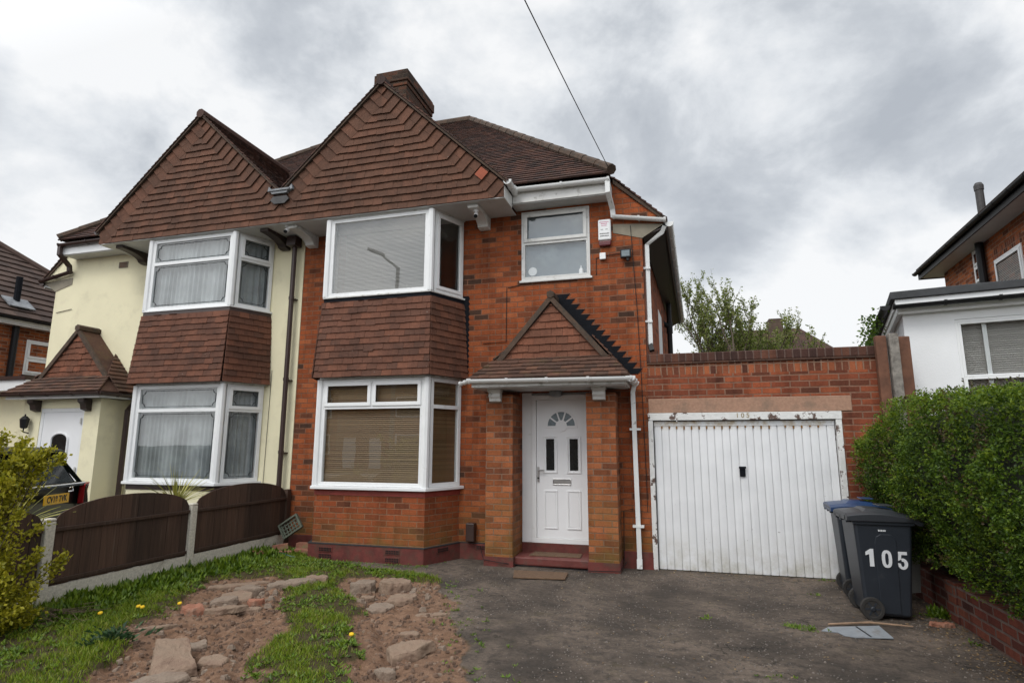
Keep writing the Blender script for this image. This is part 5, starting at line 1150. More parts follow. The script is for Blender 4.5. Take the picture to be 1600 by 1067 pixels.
def tree(loc, label, h, spread, stems, leafm, nleaf, name='tree', ll=(.07, .12)):
    r = thing(name, loc, label, 'tree'); tb = MB(); tips = []
    def grow(p, d, L, rad, lev):
        k = 4; pts = [p]; q_ = p
        for i in range(k):
            d = (d+rv()*.11+Z_*.20).normalized(); q_ = q_+d*(L/k); pts.append(q_)
        tb.tube(pts, [rad*(1-.55*i/k) for i in range(k+1)], 5 if lev else 7)
        if lev >= 1: tips.extend((pts[i], pts[i+1]) for i in range(1 if lev < 3 else 0, k))
        if lev < 3:
            for i in range(5 if lev < 2 else 5):
                t = rnd.uniform(.25, 1); j = min(k-1, int(t*k)); b_ = pts[j].lerp(pts[j+1], t*k-j); sd = rperp(d); grow(b_, (d*.75+sd*.7+Z_*.25).normalized(), L*rnd.uniform(.38, .58), rad*.42, lev+1)
    L0 = Vector(loc); tb.tube([L0, L0+Z_*.7], [.13, .11], 8)
    for i in range(stems):
        a = 6.283*i/stems+rnd.random(); grow(L0+Z_*.6, V(math.cos(a)*spread, math.sin(a)*spread, 1).normalized(), h*rnd.uniform(.62, .8), .07, 0)
    tb.build('trunk', M['bark'], r, uv=False); vs, fs = [], []
    for i in range(nleaf):
        a, b_ = rnd.choice(tips); p = a.lerp(b_, rnd.random())+rv()*.05; dd = (rv()+Z_*.2).normalized(); leaf1(vs, fs, p, dd, rperp(dd), rnd.uniform(*ll), rnd.uniform(.018, .032))
    q = MB(); q.v = vs; q.f = fs; q.m = [0]*len(fs); q.build('crown', M[leafm], r, uv=False, recalc=False); return r
rnd.seed(21)
tree((1.80, 12, 0), 'airy young tree in fresh leaf behind the garage', 5.2, .40, 12, 'treeleaf', 34000, ll=(.05, .095))
tree((3.05, 13.2, 0), 'low bushy green tree in front of the distant roof', 4.1, .45, 11, 'treeleaf', 20000, ll=(.05, .10))

# ------------------------------------------------------------------ golden shrub, striped plants, car
rnd.seed(5)
gs = thing('golden_shrub', (-5.75, -4.6, 0), 'yellow-leaved shrub in the near left corner by the fence', 'shrub')
tb = MB(); vs, fs = [], []; S0 = V(-5.98, -4.72, 0)
for i in range(125):
    a = rnd.random()*6.283; rr_ = min(.55, abs(rnd.gauss(0, .27))); e = S0+V(math.cos(a)*rr_, math.sin(a)*rr_, rnd.uniform(.15, 1.72))
    if i < 30: e = V(rnd.gauss(-5.66, .08), rnd.gauss(-4.62, .16), rnd.uniform(.05, .6))
    elif i < 62: e = V(rnd.gauss(-5.80, .08), rnd.gauss(-4.60, .16), rnd.uniform(1.15, 1.62))
    mid = S0.lerp(e, .5)+V(0, 0, -.05)+rv()*.08; d = ((e-S0)*V(1, 1, .0).length*0.0+V(e.x-S0.x, e.y-S0.y, .35)).normalized() if False else (V(e.x-S0.x, e.y-S0.y, .22)).normalized()
    tip = e+(d+Z_*.5+rv()*.35).normalized()*rnd.uniform(.08, .22); tb.tube([S0+V(rnd.gauss(0, .05), rnd.gauss(0, .05), .02), mid, e, tip], [.010, .007, .004, .002], 4)
    n_ = rnd.randint(170, 290)
    for j in range(n_):
        t = rnd.random(); p = (mid.lerp(e, t*2) if t < .5 else e.lerp(tip, (t-.5)*2))+rv()*rnd.uniform(0, .075); dd = (rv()+(tip-e).normalized()*.7).normalized()
        if p.x < -6.14 and p.z < 1.1: continue
        leaf1(vs, fs, p, dd, rperp(dd), rnd.uniform(.025, .048), rnd.uniform(.009, .015), .08)
tb.build('branches', M['bark'], gs, uv=False); q = MB(); q.v = vs; q.f = fs; q.m = [0]*len(fs); q.build('leaves', M['golden'], gs, uv=False, recalc=False)
def spiky(loc, label, n, L, spread):
    q = MB(); o = Vector(loc)
    for i in range(n):
        a = rnd.random()*6.283; el = rnd.uniform(.35, 1.45); d = V(math.cos(a)*math.cos(el)*spread, math.sin(a)*math.cos(el)*spread, math.sin(el)).normalized(); s_ = d.cross(Z_); s_ = s_.normalized() if s_.length > .01 else X_; l = L*rnd.uniform(.65, 1.05); w = rnd.uniform(.010, .016); P = []
        for j in range(6):
            t = j/5; c = o+d*(l*t)-Z_*(l*.22*t*t*math.cos(el)); ww = w*(1-t*.95)*(1 if j else .6); P += [c-s_*ww+Z_*.004, c+s_*ww]
        q.add(P, [(2*j, 2*j+1, 2*j+3, 2*j+2) for j in range(5)])
    r = thing('spiky_plant', (o.x, o.y, .05), label, 'plant', 'spiky striped plants behind the fence'); q.build('leaves', M['yucca'], r, uv=False, recalc=False)
    t = MB(); t.tube([V(o.x, o.y, .03), o], [.06, .045], 8); t.build('stem', M['bark'], r)
spiky((-6.60, -3.98, .78), 'spiky striped yellow-green plant between the golden shrub and the car', 60, .62, 1.2)
spiky((-6.75, -1.75, .82), 'spiky striped yellow-green plant under the cream bay window', 70, .62, .9)
# car: rear faces right, nose towards the far left
car = thing('parked_car', (-9.2, -3.4, .10), 'dark green hatchback with yellow rear plate parked on the cream house drive', 'car')
cP = V(-7.66, -2.75, .13); fwd = V(-.91, -.415, 0).normalized(); sid = V(-fwd.y, fwd.x, 0)*-1; sid = sid if sid.y > 0 else -sid
L_ = lambda a, s_, z: cP+fwd*a+sid*s_+Z_*z
def loft(prof, mat_, name, par, smooth=True, bevel=0):
    q = MB(); n = len(prof[0]); vs = [p for r_ in prof for p in r_]; fs_ = [list(range(n))[::-1], [(len(prof)-1)*n+i for i in range(n)]]
    for j in range(len(prof)-1): fs_ += [(j*n+i, j*n+(i+1) % n, (j+1)*n+(i+1) % n, (j+1)*n+i) for i in range(n)]
    q.add(vs, fs_); return q.build(name, mat_, par, smooth=False, bevel=bevel)
def csec(a, wb, wm, wt, z0, zm, zt): return [L_(a, s_*w, z) for s_, w, z in ((1, wb, z0), (1, wm, zm*.6), (1, wm, zm), (1, wt, zt), (-1, wt, zt), (-1, wm, zm), (-1, wm, zm*.6), (-1, wb, z0))]
body = loft([csec(.10, .68, .74, .70, .30, .66, .98), csec(.0, .76, .84, .74, .26, .62, .96), csec(.04, .80, .88, .78, .24, .70, 1.0), csec(.35, .84, .90, .82, .20, .75, 1.03), csec(1.2, .84, .90, .83, .18, .75, 1.0), csec(2.5, .84, .90, .83, .18, .75, .97), csec(3.3, .84, .89, .78, .18, .70, .92), csec(3.85, .78, .84, .66, .2, .6, .80), csec(4.02, .70, .74, .6, .25, .5, .68)], M['car'], 'body', car, bevel=.03)
gl = loft([[L_(a, s_*w, z) for s_, w, z in ((1, w1_, z1_), (1, w2_, z2_), (-1, w2_, z2_), (-1, w1_, z1_))] for a, w1_, z1_, w2_, z2_ in ((.12, .74, .97, .60, 1.02), (.42, .78, 1.0, .64, 1.42), (1.6, .80, 1.0, .66, 1.45), (2.3, .80, .97, .64, 1.42), (2.95, .76, .94, .7, .97))], M['doorglass'], 'cabin_glass', car, bevel=.02)
q = loft([[L_(a, s_*w, z) for s_, w, z in ((1, w1_, z1_), (1, w2_, z2_), (-1, w2_, z2_), (-1, w1_, z1_))] for a, w1_, z1_, w2_, z2_ in ((.28, .64, 1.405, .60, 1.44), (.5, .67, 1.405, .62, 1.475), (1.6, .68, 1.43, .63, 1.50), (2.3, .66, 1.40, .6, 1.45))], M['car'], 'roof', car, bevel=.015)
for s_ in (1, -1):
    q = MB(); q.prism([L_(.06, s_*.765, .97), L_(.16, s_*.78, 1.0), L_(.50, s_*.655, 1.43), L_(.40, s_*.645, 1.43)], sid*(s_*.012)); q.build('rear_pillar', M['car'], body)
    q = MB(); q.prism([L_(-.015, s_*.66, .72), L_(-.0, s_*.86, .70), L_(.16, s_*.905, .74), L_(.16, s_*.885, .98), L_(.0, s_*.82, 1.0), L_(-.015, s_*.68, .98)], fwd*.09); t_ = q.build('tail_light', M['redlens'], car, bevel=.02)
    q = MB(); q.tube([L_(-.02, s_*.67, .72), L_(-.02, s_*.67, .98)], .014, 6); q.build('light_trim', M['chrome'], t_)
    for a in (.75, 3.2):
        q = MB(); q.lathe(L_(a, s_*.72, .31), sid*s_, [(.20, 0), (.31, .01), (.32, .05), (.32, .16), (.30, .19), (.22, .19)], 24); wh = q.build('wheel', M['rubber'], car); q = MB(); q.lathe(L_(a, s_*.80, .31), sid*s_, [(.21, .0), (.21, .09), (.05, .10)], 14); q.build('rim', M['chrome'], wh)
q = MB(); q.tube([L_(.045, -.74, 1.0), L_(.035, 0, 1.0), L_(.045, .74, 1.0)], .012, 6); q.build('trim_strip', M['chrome'], body)
bu = MB(); bu.prism([L_(.12, -.84, .22), L_(-.05, -.6, .22), L_(-.07, 0, .22), L_(-.05, .6, .22), L_(.12, .84, .22)], (0, 0, .34)); bu.build('bumper', M['car'], car, bevel=.03)
pu = -sid if False else sid; pn = -fwd; pc = L_(-.025, -.0, .835); q = MB(); q.obox(pc, sid, Z_, pn, (-.26, .26), (-.06, .06), (0, .012)); pt = q.build('number_plate', M['yellow'], car, bevel=.004)
text_mesh('CV18 TVK', .108, pc+pn*.0125, sid, Z_, pn, .002, bold=.003, sx=.86).build('plate_text', M['ink'], pt, uv=False)
q = MB(); q.tube([L_(-.03, .24, .955), L_(-.05, .29, .965), L_(-.05, .30, .92), L_(-.04, .20, .915)], .012, 6); q.build('boot_handle', M['chrome'], body)
# ------------------------------------------------------------------ things on the ground
rnd.seed(11)
def stone(x, y, r, th, mat_, label, ax=1.0, rot=0.0, n=7, tilt=(0, 0), sink=.3, name='slab_fragment', group='broken slabs and rubble in the dug soil', jag=.25, poly=None):
    pts = poly or [(math.cos(6.283*i/n+rnd.uniform(-.25, .25))*r*rnd.uniform(1-jag, 1+jag*.6), math.sin(6.283*i/n)*r*ax*rnd.uniform(1-jag, 1+jag*.6)) for i in range(n)]
    # subdivide the outline so that the broken edge is ragged
    o_ = []
    for i in range(len(pts)):
        a, b_ = pts[i], pts[(i+1) % len(pts)]
        for t in (0, .33, .66): j = 0 if t == 0 else r*.05; o_.append((a[0]+(b_[0]-a[0])*t+rnd.uniform(-j, j), a[1]+(b_[1]-a[1])*t+rnd.uniform(-j, j)))
    o_ = [(p[0]*.86, p[1]*.86) for p in o_]; th *= .85; c, s_ = math.cos(rot), math.sin(rot); o_ = [(p[0]*c-p[1]*s_, p[0]*s_+p[1]*c) for p in o_]; m = len(o_); vs = []
    for k, z in ((1.04, -th*sink), (1.0, th*(1-sink)*.75), (.93, th*(1-sink))):
        for p in o_: vs.append(V(x+p[0]*k, y+p[1]*k, z+p[0]*tilt[0]+p[1]*tilt[1]+rnd.uniform(-1, 1)*th*.06))
    top = V(x, y, th*(1-sink)*1.03); vs.append(top); g0 = gh(x, y); vs = [v+Z_*g0 for v in vs]
    q = MB(); fs_ = [list(range(m))[::-1]]
    for j in range(2): fs_ += [(j*m+i, j*m+(i+1) % m, (j+1)*m+(i+1) % m, (j+1)*m+i) for i in range(m)]
    fs_ += [(2*m+i, 2*m+(i+1) % m, 3*m) for i in range(m)]
    q.add(vs, fs_); o = q.build(name, M[mat_], None, uv=False, origin=(x, y, g0))
    sm = o.modifiers.new('sub', 'SUBSURF'); sm.subdivision_type = 'SIMPLE'; sm.levels = sm.render_levels = 3
    dm = o.modifiers.new('rough', 'DISPLACE'); dm.texture = STX; dm.texture_coords = 'GLOBAL'; dm.strength = .035; dm.mid_level = .5
    return tag(o, label, 'rubble', group)
STX = bpy.data.textures.new('stone_roughness', 'CLOUDS'); STX.noise_scale = .09; STX.noise_depth = 3
P4 = lambda *a: [(p[0], p[1]) for p in a]
stone(-3.84, -4.52, .27, .085, 'slab', 'largest squarish broken slab, stained dark in the middle', poly=P4((-.36, .12), (-.14, .27), (.30, -.06), (.10, -.34)), tilt=(-.10, .16), sink=.1)
stone(-3.99, -4.16, .15, .10, 'slab_grey', 'grey concrete lump just behind the largest squarish slab', ax=.8, tilt=(.1, .1))
stone(-3.58, -4.42, .17, .05, 'slab', 'flat pale slab to the right of the largest squarish slab', ax=.6, rot=-.4, tilt=(0, .12))
stone(-3.66, -4.84, .22, .07, 'slab_grey', 'grey slab with a ragged edge at the bottom edge of the soil', ax=.7, rot=.5)
stone(-3.50, -4.70, .15, .04, 'slab', 'thin pale sliver tucked beside the largest slab', ax=.35, rot=.6)
stone(-4.80, -2.80, .26, .11, 'slab', 'big pale lump on top of the far rubble heap', ax=.8, tilt=(.05, .2))
stone(-4.72, -3.02, .2, .08, 'slab_grey', 'greyish lump at the front of the far rubble heap', ax=.7, tilt=(.1, .1))
stone(-4.74, -3.42, .15, .12, 'stone_red', 'rounded reddish stone left of the far rubble heap', ax=.9)
stone(-4.50, -3.28, .24, .06, 'slab', 'long thin slab lying before the far rubble heap', ax=.4, rot=.7)
stone(-4.34, -3.10, .16, .05, 'slab', 'pale wedge of slab right of the long thin slab', ax=.5, rot=.7)
stone(-4.45, -2.86, .10, .11, 'stone_red', 'small reddish brick end at the right of the rubble heap', ax=.9)
stone(-4.84, -2.50, .22, .10, 'slab_grey', 'grey block behind the far rubble heap', ax=.7, rot=.4)
stone(-4.46, -2.25, .34, .10, 'slab_grey', 'long grey slab at the head of the left soil patch', ax=.35, rot=.5, tilt=(0, .15))
stone(-4.28, -2.02, .20, .10, 'slab', 'pale broken slab at the head of the left patch near the grass', ax=.6, rot=.4)
stone(-5.15, -2.35, .42, .07, 'slab', 'long flat slab half buried near the fence', ax=.3, rot=.75)
stone(-4.68, -3.92, .2, .04, 'slab', 'narrow strip of slab on the left edge of the soil', ax=.3, rot=.7)
stone(-3.29, -1.95, .24, .17, 'slab', 'large rounded boulder near the bay window', ax=.75, n=9, jag=.12)
stone(-2.98, -2.36, .23, .06, 'slab', 'pale flat slab in front of the large boulder', ax=.6, rot=.5, tilt=(0, .1))
stone(-3.10, -2.64, .17, .06, 'slab_grey', 'grey angular slab in front of the pale flat slab', ax=.8, tilt=(.05, .1))
stone(-3.62, -2.08, .20, .13, 'slab_grey', 'rough grey lump left of the large boulder', ax=.8, rot=.6)
stone(-3.38, -2.40, .11, .08, 'slab', 'small lump between the grey slab and the rough lump', ax=.8)
stone(-2.46, -2.78, .20, .03, 'slab', 'thin flat piece flush with the soil near the tarmac', ax=.45, rot=.6)
stone(-2.40, -3.42, .10, .05, 'slab', 'small pale chip in the right rut', ax=.6, rot=.3)
stone(-2.20, -3.84, .20, .09, 'slab', 'triangular tan slab standing out of the right rut', poly=P4((-.21, -.02), (-.12, .09), (.20, .16), (.10, -.03), (-.08, -.16)), tilt=(0, .22), sink=.1)
stone(-2.22, -4.20, .09, .09, 'slab_grey', 'grey cube-like chip below the triangular tan slab', ax=.8)
stone(2.24, -1.80, .17, .06, 'stone_red', 'flat orange brick fragment at the foot of the low wall', ax=.4, rot=.2, name='brick_fragment', group='brick pieces along the low wall')
# scatter of small stones
def scatter(name, n, ok, r0, r1, mat_, z=0):
    q = MB(); c = 0
    while c < n:
        x, y = rnd.uniform(-6, 2.4), rnd.uniform(-4.9, -.2)
        if not ok(x, y): continue
        c += 1; r = rnd.uniform(r0, r1)*rnd.uniform(.6, 1); h = gh(x, y); k = rnd.randint(4, 6); a0 = rnd.random()*6
        b_ = [V(x+math.cos(a0+6.283*i/k)*r*rnd.uniform(.7, 1.2), y+math.sin(a0+6.283*i/k)*r*rnd.uniform(.6, 1.1), h-.004) for i in range(k)]
        t_ = [V(x+(p.x-x)*.7, y+(p.y-y)*.7, h+r*rnd.uniform(.35, .8)) for p in b_]
        q.add(b_+t_, [[k+i for i in range(k)]]+[(i, (i+1) % k, k+(i+1) % k, k+i) for i in range(k)])
    return tag(q.build(name, M[mat_], None, uv=False), kind='stuff')
insoil = lambda x, y: masks(x, y)[1] > .6
intar = lambda x, y: masks(x, y)[0] > .8
scatter('small_stones', 520, insoil, .008, .032, 'slab'); scatter('soil_clods', 1500, insoil, .008, .03, plain and 'slab_grey' if False else 'clod' if 'clod' in M else 'stone_red') if False else None
heap = lambda x, y: masks(x, y)[1] > .5 and (math.hypot((x+4.65)/.55, (y+2.75)/.6) < 1 or math.hypot((x+3.2)/.5, (y+2.2)/.5) < 1 or math.hypot((x+3.8)/.6, (y+4.6)/.5) < 1 or rnd.random() < .04)
scatter('rubble_pieces', 120, heap, .02, .06, 'slab_grey')
M['clod'] = plain('soil_clod', (.12, .074, .05), .95, .35, 9, .6, 60); scatter('soil_clods', 1700, insoil, .008, .034, 'clod')
M['chips'] = slat('road_chippings', (.045, .040, .036), (.21, .175, .15))
scatter('chippings', 5200, lambda x, y: intar(x, y) and fbm(x, y, .9, 4, 51.0)+.25*rnd.random() > -.08, .004, .0125, 'chips')
M['grit'] = plain('pale_grit', (.28, .25, .22), .9, .3, 9); scatter('loose_grit', 130, intar, .004, .009, 'grit')
M['leaflitter'] = leaf('dead_leaf', [(.08, .045, .02), (.17, .10, .045), (.25, .16, .07), (.32, .25, .15)], .1)
vs, fs = [], []
for i in range(1500):                                             # leaf litter drifts against the low wall and the garage door
    t = rnd.random()
    if t < .72: y = rnd.uniform(-4.5, -.3); x = 2.42-abs(rnd.gauss(0, .24))
    elif t < .85: y = -.02-abs(rnd.gauss(0, .12)); x = rnd.uniform(-.4, 2.4)
    else: x, y = rnd.uniform(-1.5, 2.2), rnd.uniform(-4, -.3)
    if abs(x-1.8) < .24 and -1.7 < y < -1.2: continue
    a = rnd.random()*6.283; d = V(math.cos(a), math.sin(a), rnd.uniform(-.1, .35)).normalized(); p = V(x, y, gh(x, y)+rnd.uniform(.002, .012)); leaf1(vs, fs, p, d, d.cross(Z_+rv()*.4).normalized(), rnd.uniform(.012, .035), rnd.uniform(.003, .010), .1)
q = MB(); q.v = vs; q.f = fs; q.m = [0]*len(fs); tag(q.build('leaf_litter', M['leaflitter'], None, uv=False, recalc=False), kind='stuff')
# grass and weeds
def gmask(x, y):
    t, s_ = masks(x, y); return 1-t-s_
vs, fs = [], []; c = 0
def blade(x, y, h, w, lean):
    z = gh(x, y)-.004; a = rnd.random()*6.283; s_ = V(math.cos(a)*w, math.sin(a)*w, 0); b_ = rnd.random()*6.283; l = V(math.cos(b_), math.sin(b_), 0)*lean*h; p = V(x, y, z); k = len(vs)
    m_ = p+l*.35+Z_*h*.6; vs.extend([p-s_, p+s_, m_+s_*.7, m_-s_*.7, p+l+Z_*h]); fs.extend([(k, k+1, k+2, k+3), (k+3, k+2, k+4)])
while c < 36000:
    x, y = rnd.uniform(-6.15, -1.2), rnd.uniform(-5.3, -.35); g = gmask(x, y)
    if g < .15 or rnd.random() > g**1.3 or (y > -.75 and x > -5.0): continue
    dn = fbm(x, y, 2.0, 4, 21.0)+.5*fbm(x, y, 7, 2, 3.0)-.22*(x > -4.6)
    if dn < -.12 and rnd.random() < .88: continue
    c += 1; edge = ss(-5.7, -6.1, x); h = rnd.uniform(.015, .050)*(1+.9*max(0, dn))+edge*rnd.uniform(0, .09); blade(x, y, h, rnd.uniform(.0018, .0040), rnd.uniform(.2, 1.0))
q = MB(); q.v = vs; q.f = fs; q.m = [0]*len(fs); tag(q.build('grass', M['grass'], None, uv=False, recalc=False), kind='stuff')
vs, fs = [], []
def rosette(x, y, n, L, up_=.5):
    z = gh(x, y)
    for i in range(n):
        a = rnd.random()*6.283; d = V(math.cos(a), math.sin(a), rnd.uniform(.1, up_*2)).normalized(); leaf1(vs, fs, V(x, y, z)+d*rnd.uniform(0, L*.4), d, d.cross(Z_).normalized(), L*rnd.uniform(.5, 1), L*rnd.uniform(.10, .22), .15)
c = 0
while c < 2100:
    x, y = rnd.uniform(-6.15, -1.3), rnd.uniform(-5.2, -.3); g = gmask(x, y)
    if g < .3 or (y > -.8 and x > -5.0 and rnd.random() < .85): continue
    near_f = ss(-5.3, -6.0, x); 
    if fbm(x, y, 1.3, 3, 31.0)+near_f*.6+(.25 if y > -1.6 else 0) < .02 and rnd.random() < .8: continue
    c += 1; rosette(x, y, rnd.randint(6, 13), rnd.uniform(.025, .065)*(1+near_f*1.3), .5+near_f*.8)
for i in range(80):                                               # small tufts in the tarmac and along its edge
    y = rnd.uniform(-4.6, -1.3); x = interp(XT, y)+rnd.gauss(.05, .14); rosette(x, y, 7, rnd.uniform(.02, .05))
for (x, y, n) in ((.92, -2.25, 26), (1.0, -2.31, 20), (.55, -3.6, 8), (.1, -2.2, 6), (2.25, -1.5, 14), (1.60, -.10, 12), (.2, -4.1, 9), (2.30, -2.3, 10), (1.35, -.8, 8)):
    for j in range(n): rosette(x+rnd.gauss(0, .06), y+rnd.gauss(0, .035), 5, rnd.uniform(.02, .045), .8)
for i in range(260): x = rnd.uniform(-5.6, -2.9); y = -.74+rnd.gauss(-.03, .06) if x < -3.4 else rnd.gauss(-.3, .1); (rosette(x, y, 5, rnd.uniform(.012, .035), .7) if x < -3.3 else None)
for i in range(60): rosette(2.34+rnd.gauss(0, .03), -1.45+rnd.gauss(0, .05), 6, rnd.uniform(.05, .10), 1.2)
q = MB(); q.v = vs; q.f = fs; q.m = [0]*len(fs); tag(q.build('weeds', M['weed'], None, uv=False, recalc=False), kind='stuff')
dk = thing('dock_plant', (-4.62, -4.38, gh(-4.62, -4.38)), 'dark green ragged-leaved weed spreading beside the largest slab', 'weed'); vs, fs = [], []; z = gh(-4.62, -4.38)
for i in range(150):
    a = rnd.random()*6.283; r_ = abs(rnd.gauss(0, .12)); d = V(math.cos(a), math.sin(a), rnd.uniform(.2, 1)).normalized(); leaf1(vs, fs, V(-4.62+math.cos(a)*r_, -4.38+math.sin(a)*r_, z+rnd.uniform(.0, .09)), d, rperp(d), rnd.uniform(.04, .09), rnd.uniform(.010, .018), .2)
q = MB(); q.v = vs; q.f = fs; q.m = [0]*len(fs); q.build('leaves', M['dock'], dk, uv=False, recalc=False)
for x, y, lb in ((-5.30, -3.95, 'yellow dandelion nearest the golden shrub'), (-5.10, -3.68, 'yellow dandelion, right one of the close pair in the left grass'), (-5.17, -3.66, 'yellow dandelion, left one of the close pair in the left grass'), (-4.97, -3.36, 'yellow dandelion at the soil edge beside the reddish stone'), (-2.78, -3.74, 'lone yellow dandelion in the grass strip between the two soil patches')):
    z = gh(x, y); d_ = thing('dandelion', (x, y, z), lb, 'flower', 'dandelions in the grass'); q = MB(); q.lathe(V(x, y, z+.065), V(.1, -.3, 1), [(.006, -.012), (.022, 0), (.019, .009), (.008, .013)], 10); q.build('flower_head', M['dande'], d_); q = MB(); q.tube([V(x, y+.01, z), V(x, y, z+.06)], .003, 5); q.build('stem', M['weed'], d_)
vs, fs = [], []; q = MB()
for i in range(34):
    a = rnd.uniform(-.5, .9); p = V(-5.75+rnd.gauss(0, .14), -4.05+rnd.gauss(0, .12), gh(-5.75, -4.05)+rnd.uniform(.01, .07)); d = V(math.cos(a), math.sin(a), rnd.uniform(-.05, .12)); q.tube([p-d*rnd.uniform(.1, .25), p+rv()*.01, p+d*rnd.uniform(.1, .25)], [.004, .003, .002], 4)
tag(q.build('dead_twigs', plain('dry_twig', (.17, .12, .08), .9, .3, 20), None, uv=False, origin=(-5.75, -4.05, 0)), 'heap of dry brown twigs at the foot of the golden shrub', 'twigs')

# loose bricks, crate and hose by the bay corner
def lbrick(x, y, z, rz, ty, lb, m_='brick_pier'):
    b_ = MB(); b_.box(-.11, .11, -.052, .052, 0, .072); b_.box(-.10, .10, -.042, .042, .0722, .0725)
    o = b_.build('loose_brick', M['lb'], None, bevel=.008); o.location = (x, y, z); o.rotation_euler = (ty[0], ty[1], rz); tag(o, lb, 'brick', 'loose bricks by the fence end'); ORG[o.name] = V(x, y, z)
M['lb'] = plain('loose_brick', (.26, .11, .07), .9, .25, 9, .5, 50, (.20, .17, .08), .5, .65, 7)
lbrick(-5.72, -.72, .03, .5, (0, 0), 'loose brick lying flat in the heap, beneath the others'); lbrick(-5.86, -.62, .10, .6, (0, -.12), 'mossy loose brick on top of the heap by the fence'); lbrick(-5.96, -.95, .05, 1.1, (.2, .1), 'single loose brick lying nearest the middle fence post')
lbrick(-5.52, -.56, .04, .2, (.1, .05), 'loose brick at the right of the heap below the plastic crate'); lbrick(-5.62, -.38, .10, .1, (0, 0), 'darkest loose brick, against the brick wall under the crate')
cr = MB(); o = V(-5.98, -.36, .20); u = V(.80, .18, .56).normalized(); v_ = V(-.50, .10, .82); v_ = (v_-u*v_.dot(u)).normalized(); n_ = u.cross(v_); n_ = n_ if n_.y < 0 else -n_
cr.ring(o, u, v_, n_, 0, 0, .34, .24, .025, 0, .05)
for i in range(6): cr.obox(o, u, v_, n_, (.025+i*.052, .045+i*.052), (.026, .214), (.0, .012))
for i in range(3): cr.obox(o, u, v_, n_, (.026, .314), (.06+i*.055, .075+i*.055), (.0125, .02))
tag(cr.build('plastic_crate', M['crate'], None, origin=o), 'grey plastic crate leaning in the corner of the brick wall', 'crate')
q = MB(); q.tube([V(-5.95+.5*t, -.98+.1*math.sin(t*5)+.25*t, .045+.04*math.sin(t*3.1)) for t in [i/14 for i in range(15)]], .014, 6); tag(q.build('garden_hose', M['hose'], None, origin=(-5.7, -.9, 0)), 'short green garden hose on the ground below the loose bricks', 'hose')

# mats, cover, timber strip, wire
q = MB(); q.prism([V(-2.22, -.64, gh(-2.2, -.7)+.006), V(-1.50, -.60, gh(-1.5, -.6)+.006), V(-1.47, -.98, gh(-1.5, -1)+.008), V(-2.12, -1.04, gh(-2.1, -1)+.006)], (0, 0, .018)); tag(q.build('doormat', M['mat'], None, bevel=.005, origin=(-1.85, -.8, 0)), 'brown doormat lying on the tarmac in front of the step', 'doormat')
q = MB(); q.prism([V(-2.12, -.24, .1365), V(-1.40, -.22, .1365), V(-1.42, .05, .1365), V(-2.10, .05, .1365)], (0, 0, .012)); tag(q.build('doormat', M['mat'], None, bevel=.004, origin=(-1.75, -.1, .137)), 'brown doormat on the red doorstep under the door', 'doormat')
q = MB(); q.prism([V(1.20, -2.20, .012), V(1.66, -2.03, .012), V(1.67, -2.39, .012), V(1.36, -2.45, .012), V(1.28, -2.42, .012), V(1.25, -2.34, .012), V(1.12, -2.33, .012)], (0, 0, .012)); mc = q.build('manhole_cover', M['manhole'], None, bevel=.003, origin=(1.4, -2.2, 0)); tag(mc, 'grey metal drain cover half buried in the tarmac before the bins', 'drain cover')
q = MB(); q.prism([V(1.44, -2.13, .0245), V(1.455, -2.125, .0245), V(1.50, -2.42, .0245), V(1.485, -2.42, .0245)], (0, 0, .002)); q.build('joint', M['black'], mc)
q = MB(); q.tube([V(1.22, -2.12, .025), V(1.6, -1.97, .03), V(1.95, -1.98, .025)], [.009, .010, .006], 6); tag(q.build('timber_strip', plain('pale_stick', (.30, .20, .13), .9, .3, 14, .4, 30), None, origin=(1.55, -2.03, 0)), 'thin pale strip of timber behind the drain cover', 'stick')
q = MB(); P = []
A_, B_ = V(-.86, -.33, 5.66), V(-.40, -14.0, 8.6)
A_ = V(-.86, -.33, 5.66); mid = V(-1.00, -4.5, 5.15)
pole_top = V(-1.36, -11.3, 7.6)
P0, P1 = A_, V(-1.13, -4.0, 5.56)
d_ = (P1-P0); P2 = P0+d_*2.9
P = [P0.lerp(P2, i/24)+Z_*(-.12*math.sin(math.pi*min(1, i/24))+.0) for i in range(25)]
tag(q and MB().tube(P, .0055, 6).build('telephone_wire', M['black'], None, uv=False, origin=A_), 'thin black telephone wire running from the roof corner up across the sky', 'wire')
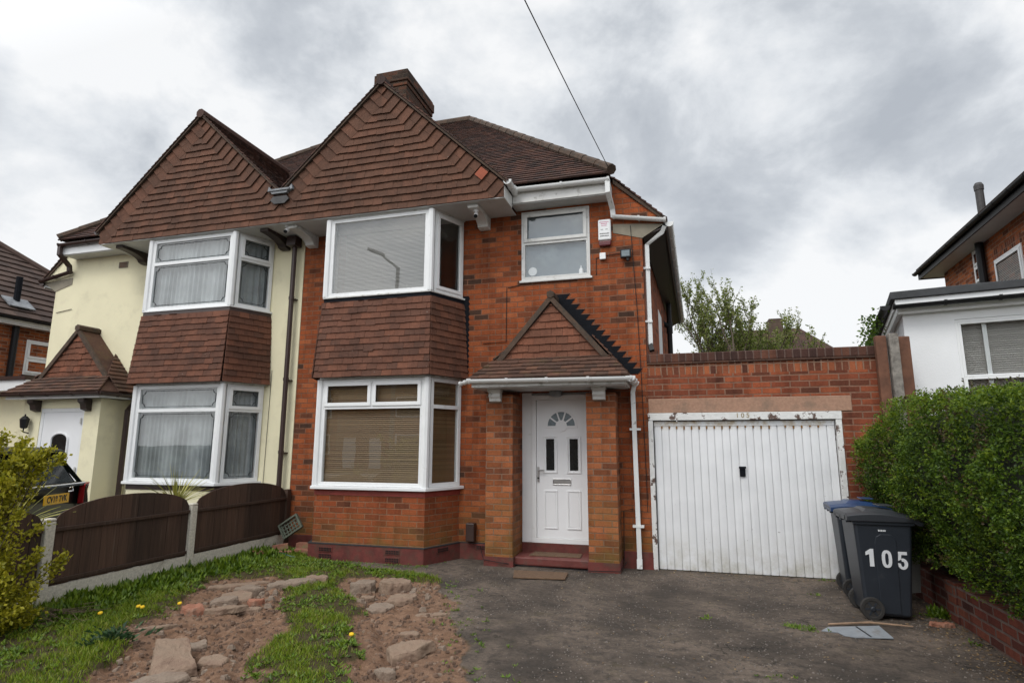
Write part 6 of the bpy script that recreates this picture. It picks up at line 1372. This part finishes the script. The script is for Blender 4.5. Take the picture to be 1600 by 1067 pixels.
pe = P[-1]; q = MB(); q.tube([V(pe.x, pe.y, -.1), V(pe.x, pe.y, pe.z+.3)], [.13, .10], 12); po = q.build('telegraph_pole', M['bark'], None, origin=(pe.x, pe.y, 0)); tag(po, 'wooden telegraph pole at the kerb carrying the thin black wire', 'pole')

# ------------------------------------------------------------------ across the road, seen only as reflections in the windows
lp = thing('street_lamp', (-10.6, -13.2, 0), 'grey street lamp column with bent arm mirrored in the upstairs bay window', 'street lamp')
q = MB(); q.tube([V(-10.6, -13.2, -.1), V(-10.6, -13.2, 1.4), V(-10.6, -13.2, 8.55), V(-11.25, -13.05, 9.1)], [.14, .09, .07, .04], 10); q.build('column', M['lampgrey'], lp)
q = MB(); q.prism([V(-11.15, -13.15, 9.03), V(-11.15, -12.93, 9.03), V(-11.75, -12.84, 9.28), V(-11.85, -12.92, 9.32), V(-11.75, -13.06, 9.28)], (0, 0, .14)); q.build('lamp_head', M['lampgrey'], lp, bevel=.03)
def opp(x, lb):
    r = thing('facing_house', (x, -29, 0), lb, 'house', 'houses across the road'); q = MB(); q.box(x-5.5, x+5.5, -36, -29, -.1, 5.3); q.build('wall', M['brick_far'], r)
    q = MB(); q.add([V(x-6, -28.5, 5.3), V(x+6, -28.5, 5.3), V(x+6, -36.5, 5.3), V(x-6, -36.5, 5.3), V(x-3, -32.5, 8.9), V(x+3, -32.5, 8.9)], [(0, 1, 5, 4), (1, 2, 5), (2, 3, 4, 5), (3, 0, 4), (0, 3, 2, 1)]); q.build('roof', M['farroof'], r)
    for wx in (-3.6, 3.6):
        for z in (.9, 3.4):
            f = MB().ring(V(x+wx, -29, 0), X_, Z_, Y_, -1.1, z, 1.1, z+1.4, .09, 0, .06).build('window', M['white'], r); MB().obox(V(x+wx, -29, 0), X_, Z_, Y_, (-1, 1), (z+.1, z+1.3), (.01, .03)).build('pane', M['doorglass'], f)
    for wx in (-1, 1): MB().obox(V(x+wx, -29, 0), X_, Z_, Y_, (-.45, .45), (0, 2.05), (0, .05)).build('door', M['white_door'], r)
opp(-21, 'far left brick house of the row facing across the road'); opp(-8.5, 'middle brick house of the row facing across the road'); opp(4, 'right-hand brick house of the row facing across the road')
